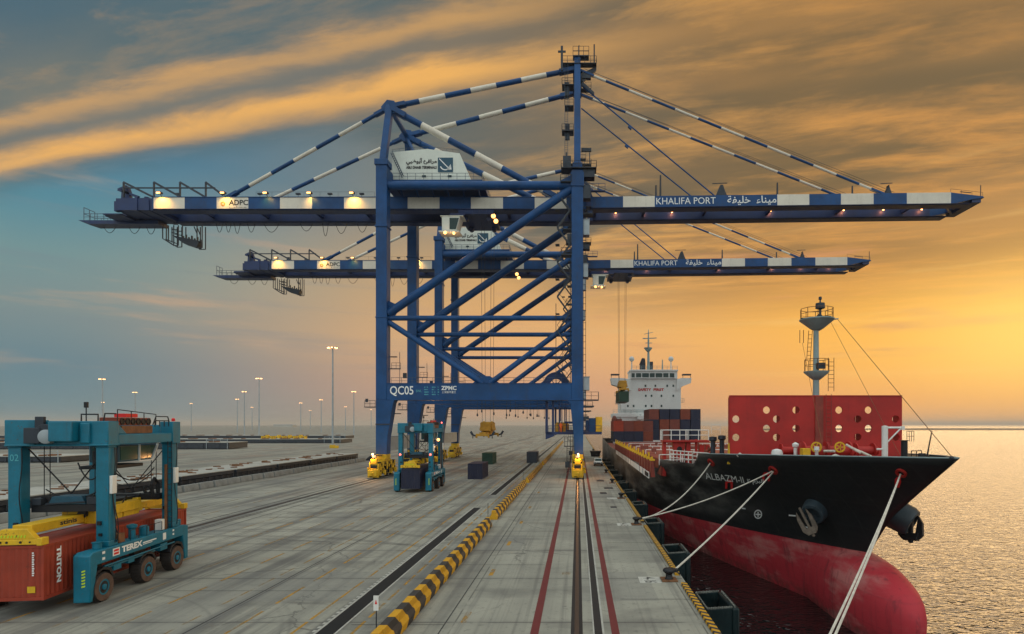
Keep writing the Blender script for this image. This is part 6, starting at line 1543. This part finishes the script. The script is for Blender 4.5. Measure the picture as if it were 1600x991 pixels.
b = MB(); b.lathe([(.9,sz(665)),(.9,sz(656)),(.5,sz(651)),(.1,sz(650))],(sx(959),SD-3,0),12); b.lathe([(.9,sz(665)),(.9,sz(655))],(sx(966),SD-4,0),12); b.build('deck_tank', M['brown_box'], ss)

# ---- containers on the ship, every one a thing of its own
SK2 = 145/F
tl = {3:'top', 2:'middle', 1:'bottom'}
ordc = ['first','second','third','fourth','fifth']
right = {3:['brown_box','blue_box','blue_box','orange_box','blue_box'], 2:['blue_box','orange_box','brown_box','blue_box','blue_box'], 1:['blue_box','brown_box','blue_box','blue_box','blue_box']}
word = {'brown_box':'brown red','blue_box':'dark blue','orange_box':'orange red','red_box':'rust red'}
for t, row in right.items():
    for i, m_ in enumerate(row):
        container(f'{word[m_]} container, {tl[t]} tier of the taller ship stack, {ordc[i]} from quay side', (17.95+1.24+i*2.62,145,5.15+(t-1)*2.62), 12.19, m_, 0, 'containers stacked on the ship')
left = {2:['red_box','brown_box','orange_box','brown_box'], 1:['blue_box','blue_box','blue_box','orange_box']}
for t, row in left.items():
    for i, m_ in enumerate(row):
        container(f'{word[m_]} container, {"upper" if t == 2 else "lower"} tier of the low ship stack, {ordc[i]} from quay side', (8.95+1.24+i*2.50-.1,143.0+.4*i,4.78+(t-1)*2.62), 12.19, m_, 0, 'containers stacked on the ship')

# ---- mooring lines
def rope(p, q, sag, label, r=.05, n=22, double=0.0):
    p, q = Vector(p), Vector(q); b = MB()
    for dd in ((0,) if not double else (-double, double)):
        pts_ = []
        for i in range(n+1):
            t = i/n; o = p.lerp(q, t)+Vector((dd*t,0,0)); o.z -= sag*(1-(2*t-1)**2); pts_.append(o)
        b.path(pts_, r, 6)
    return tag(b.build('mooring_rope', M['rope']), label, 'rope', 'mooring lines from bow to quay')
bl = lambda Y: (5.45, Y, .45)
rope(fl1, bl(52), 1.1, 'mooring rope sagging most, from the red deck platform to pad 4-15', .06)
rope(fl2, (5.5,52.1,.5), .45, 'long mooring rope from beside the red hull mark to the bollard by pad 4-15', .06)
rope(fl2+Vector((.05,-.1,-.05)), bl(33.4), .25, 'taut mooring rope from beside the red hull mark to the bollard by pad 4-16', .06)
rope(fl3, (5.2,15.0,.5), .35, 'double white bow line running down past the anchor to the frame bottom', .05, double=.13)

# ------------------------------------------------------------------ haze over the port and the sea
hz_ = MB(); hz_.box(-12100, 26100, -3100, 26100, -15.2, 96)
hm_ = bpy.data.materials.new('haze_air'); hm_.use_nodes = True; hn = hm_.node_tree; hn.nodes.clear()
pv = hn.nodes.new('ShaderNodeVolumePrincipled'); pv.inputs['Color'].default_value = (.97,.90,.80,1); pv.inputs['Density'].default_value = .00010; pv.inputs['Anisotropy'].default_value = .2
ho = hn.nodes.new('ShaderNodeOutputMaterial'); hn.links.new(pv.outputs[0], ho.inputs['Volume'])
tag(hz_.build('haze', hm_), kind='stuff')
S.cycles.volume_bounces = 0
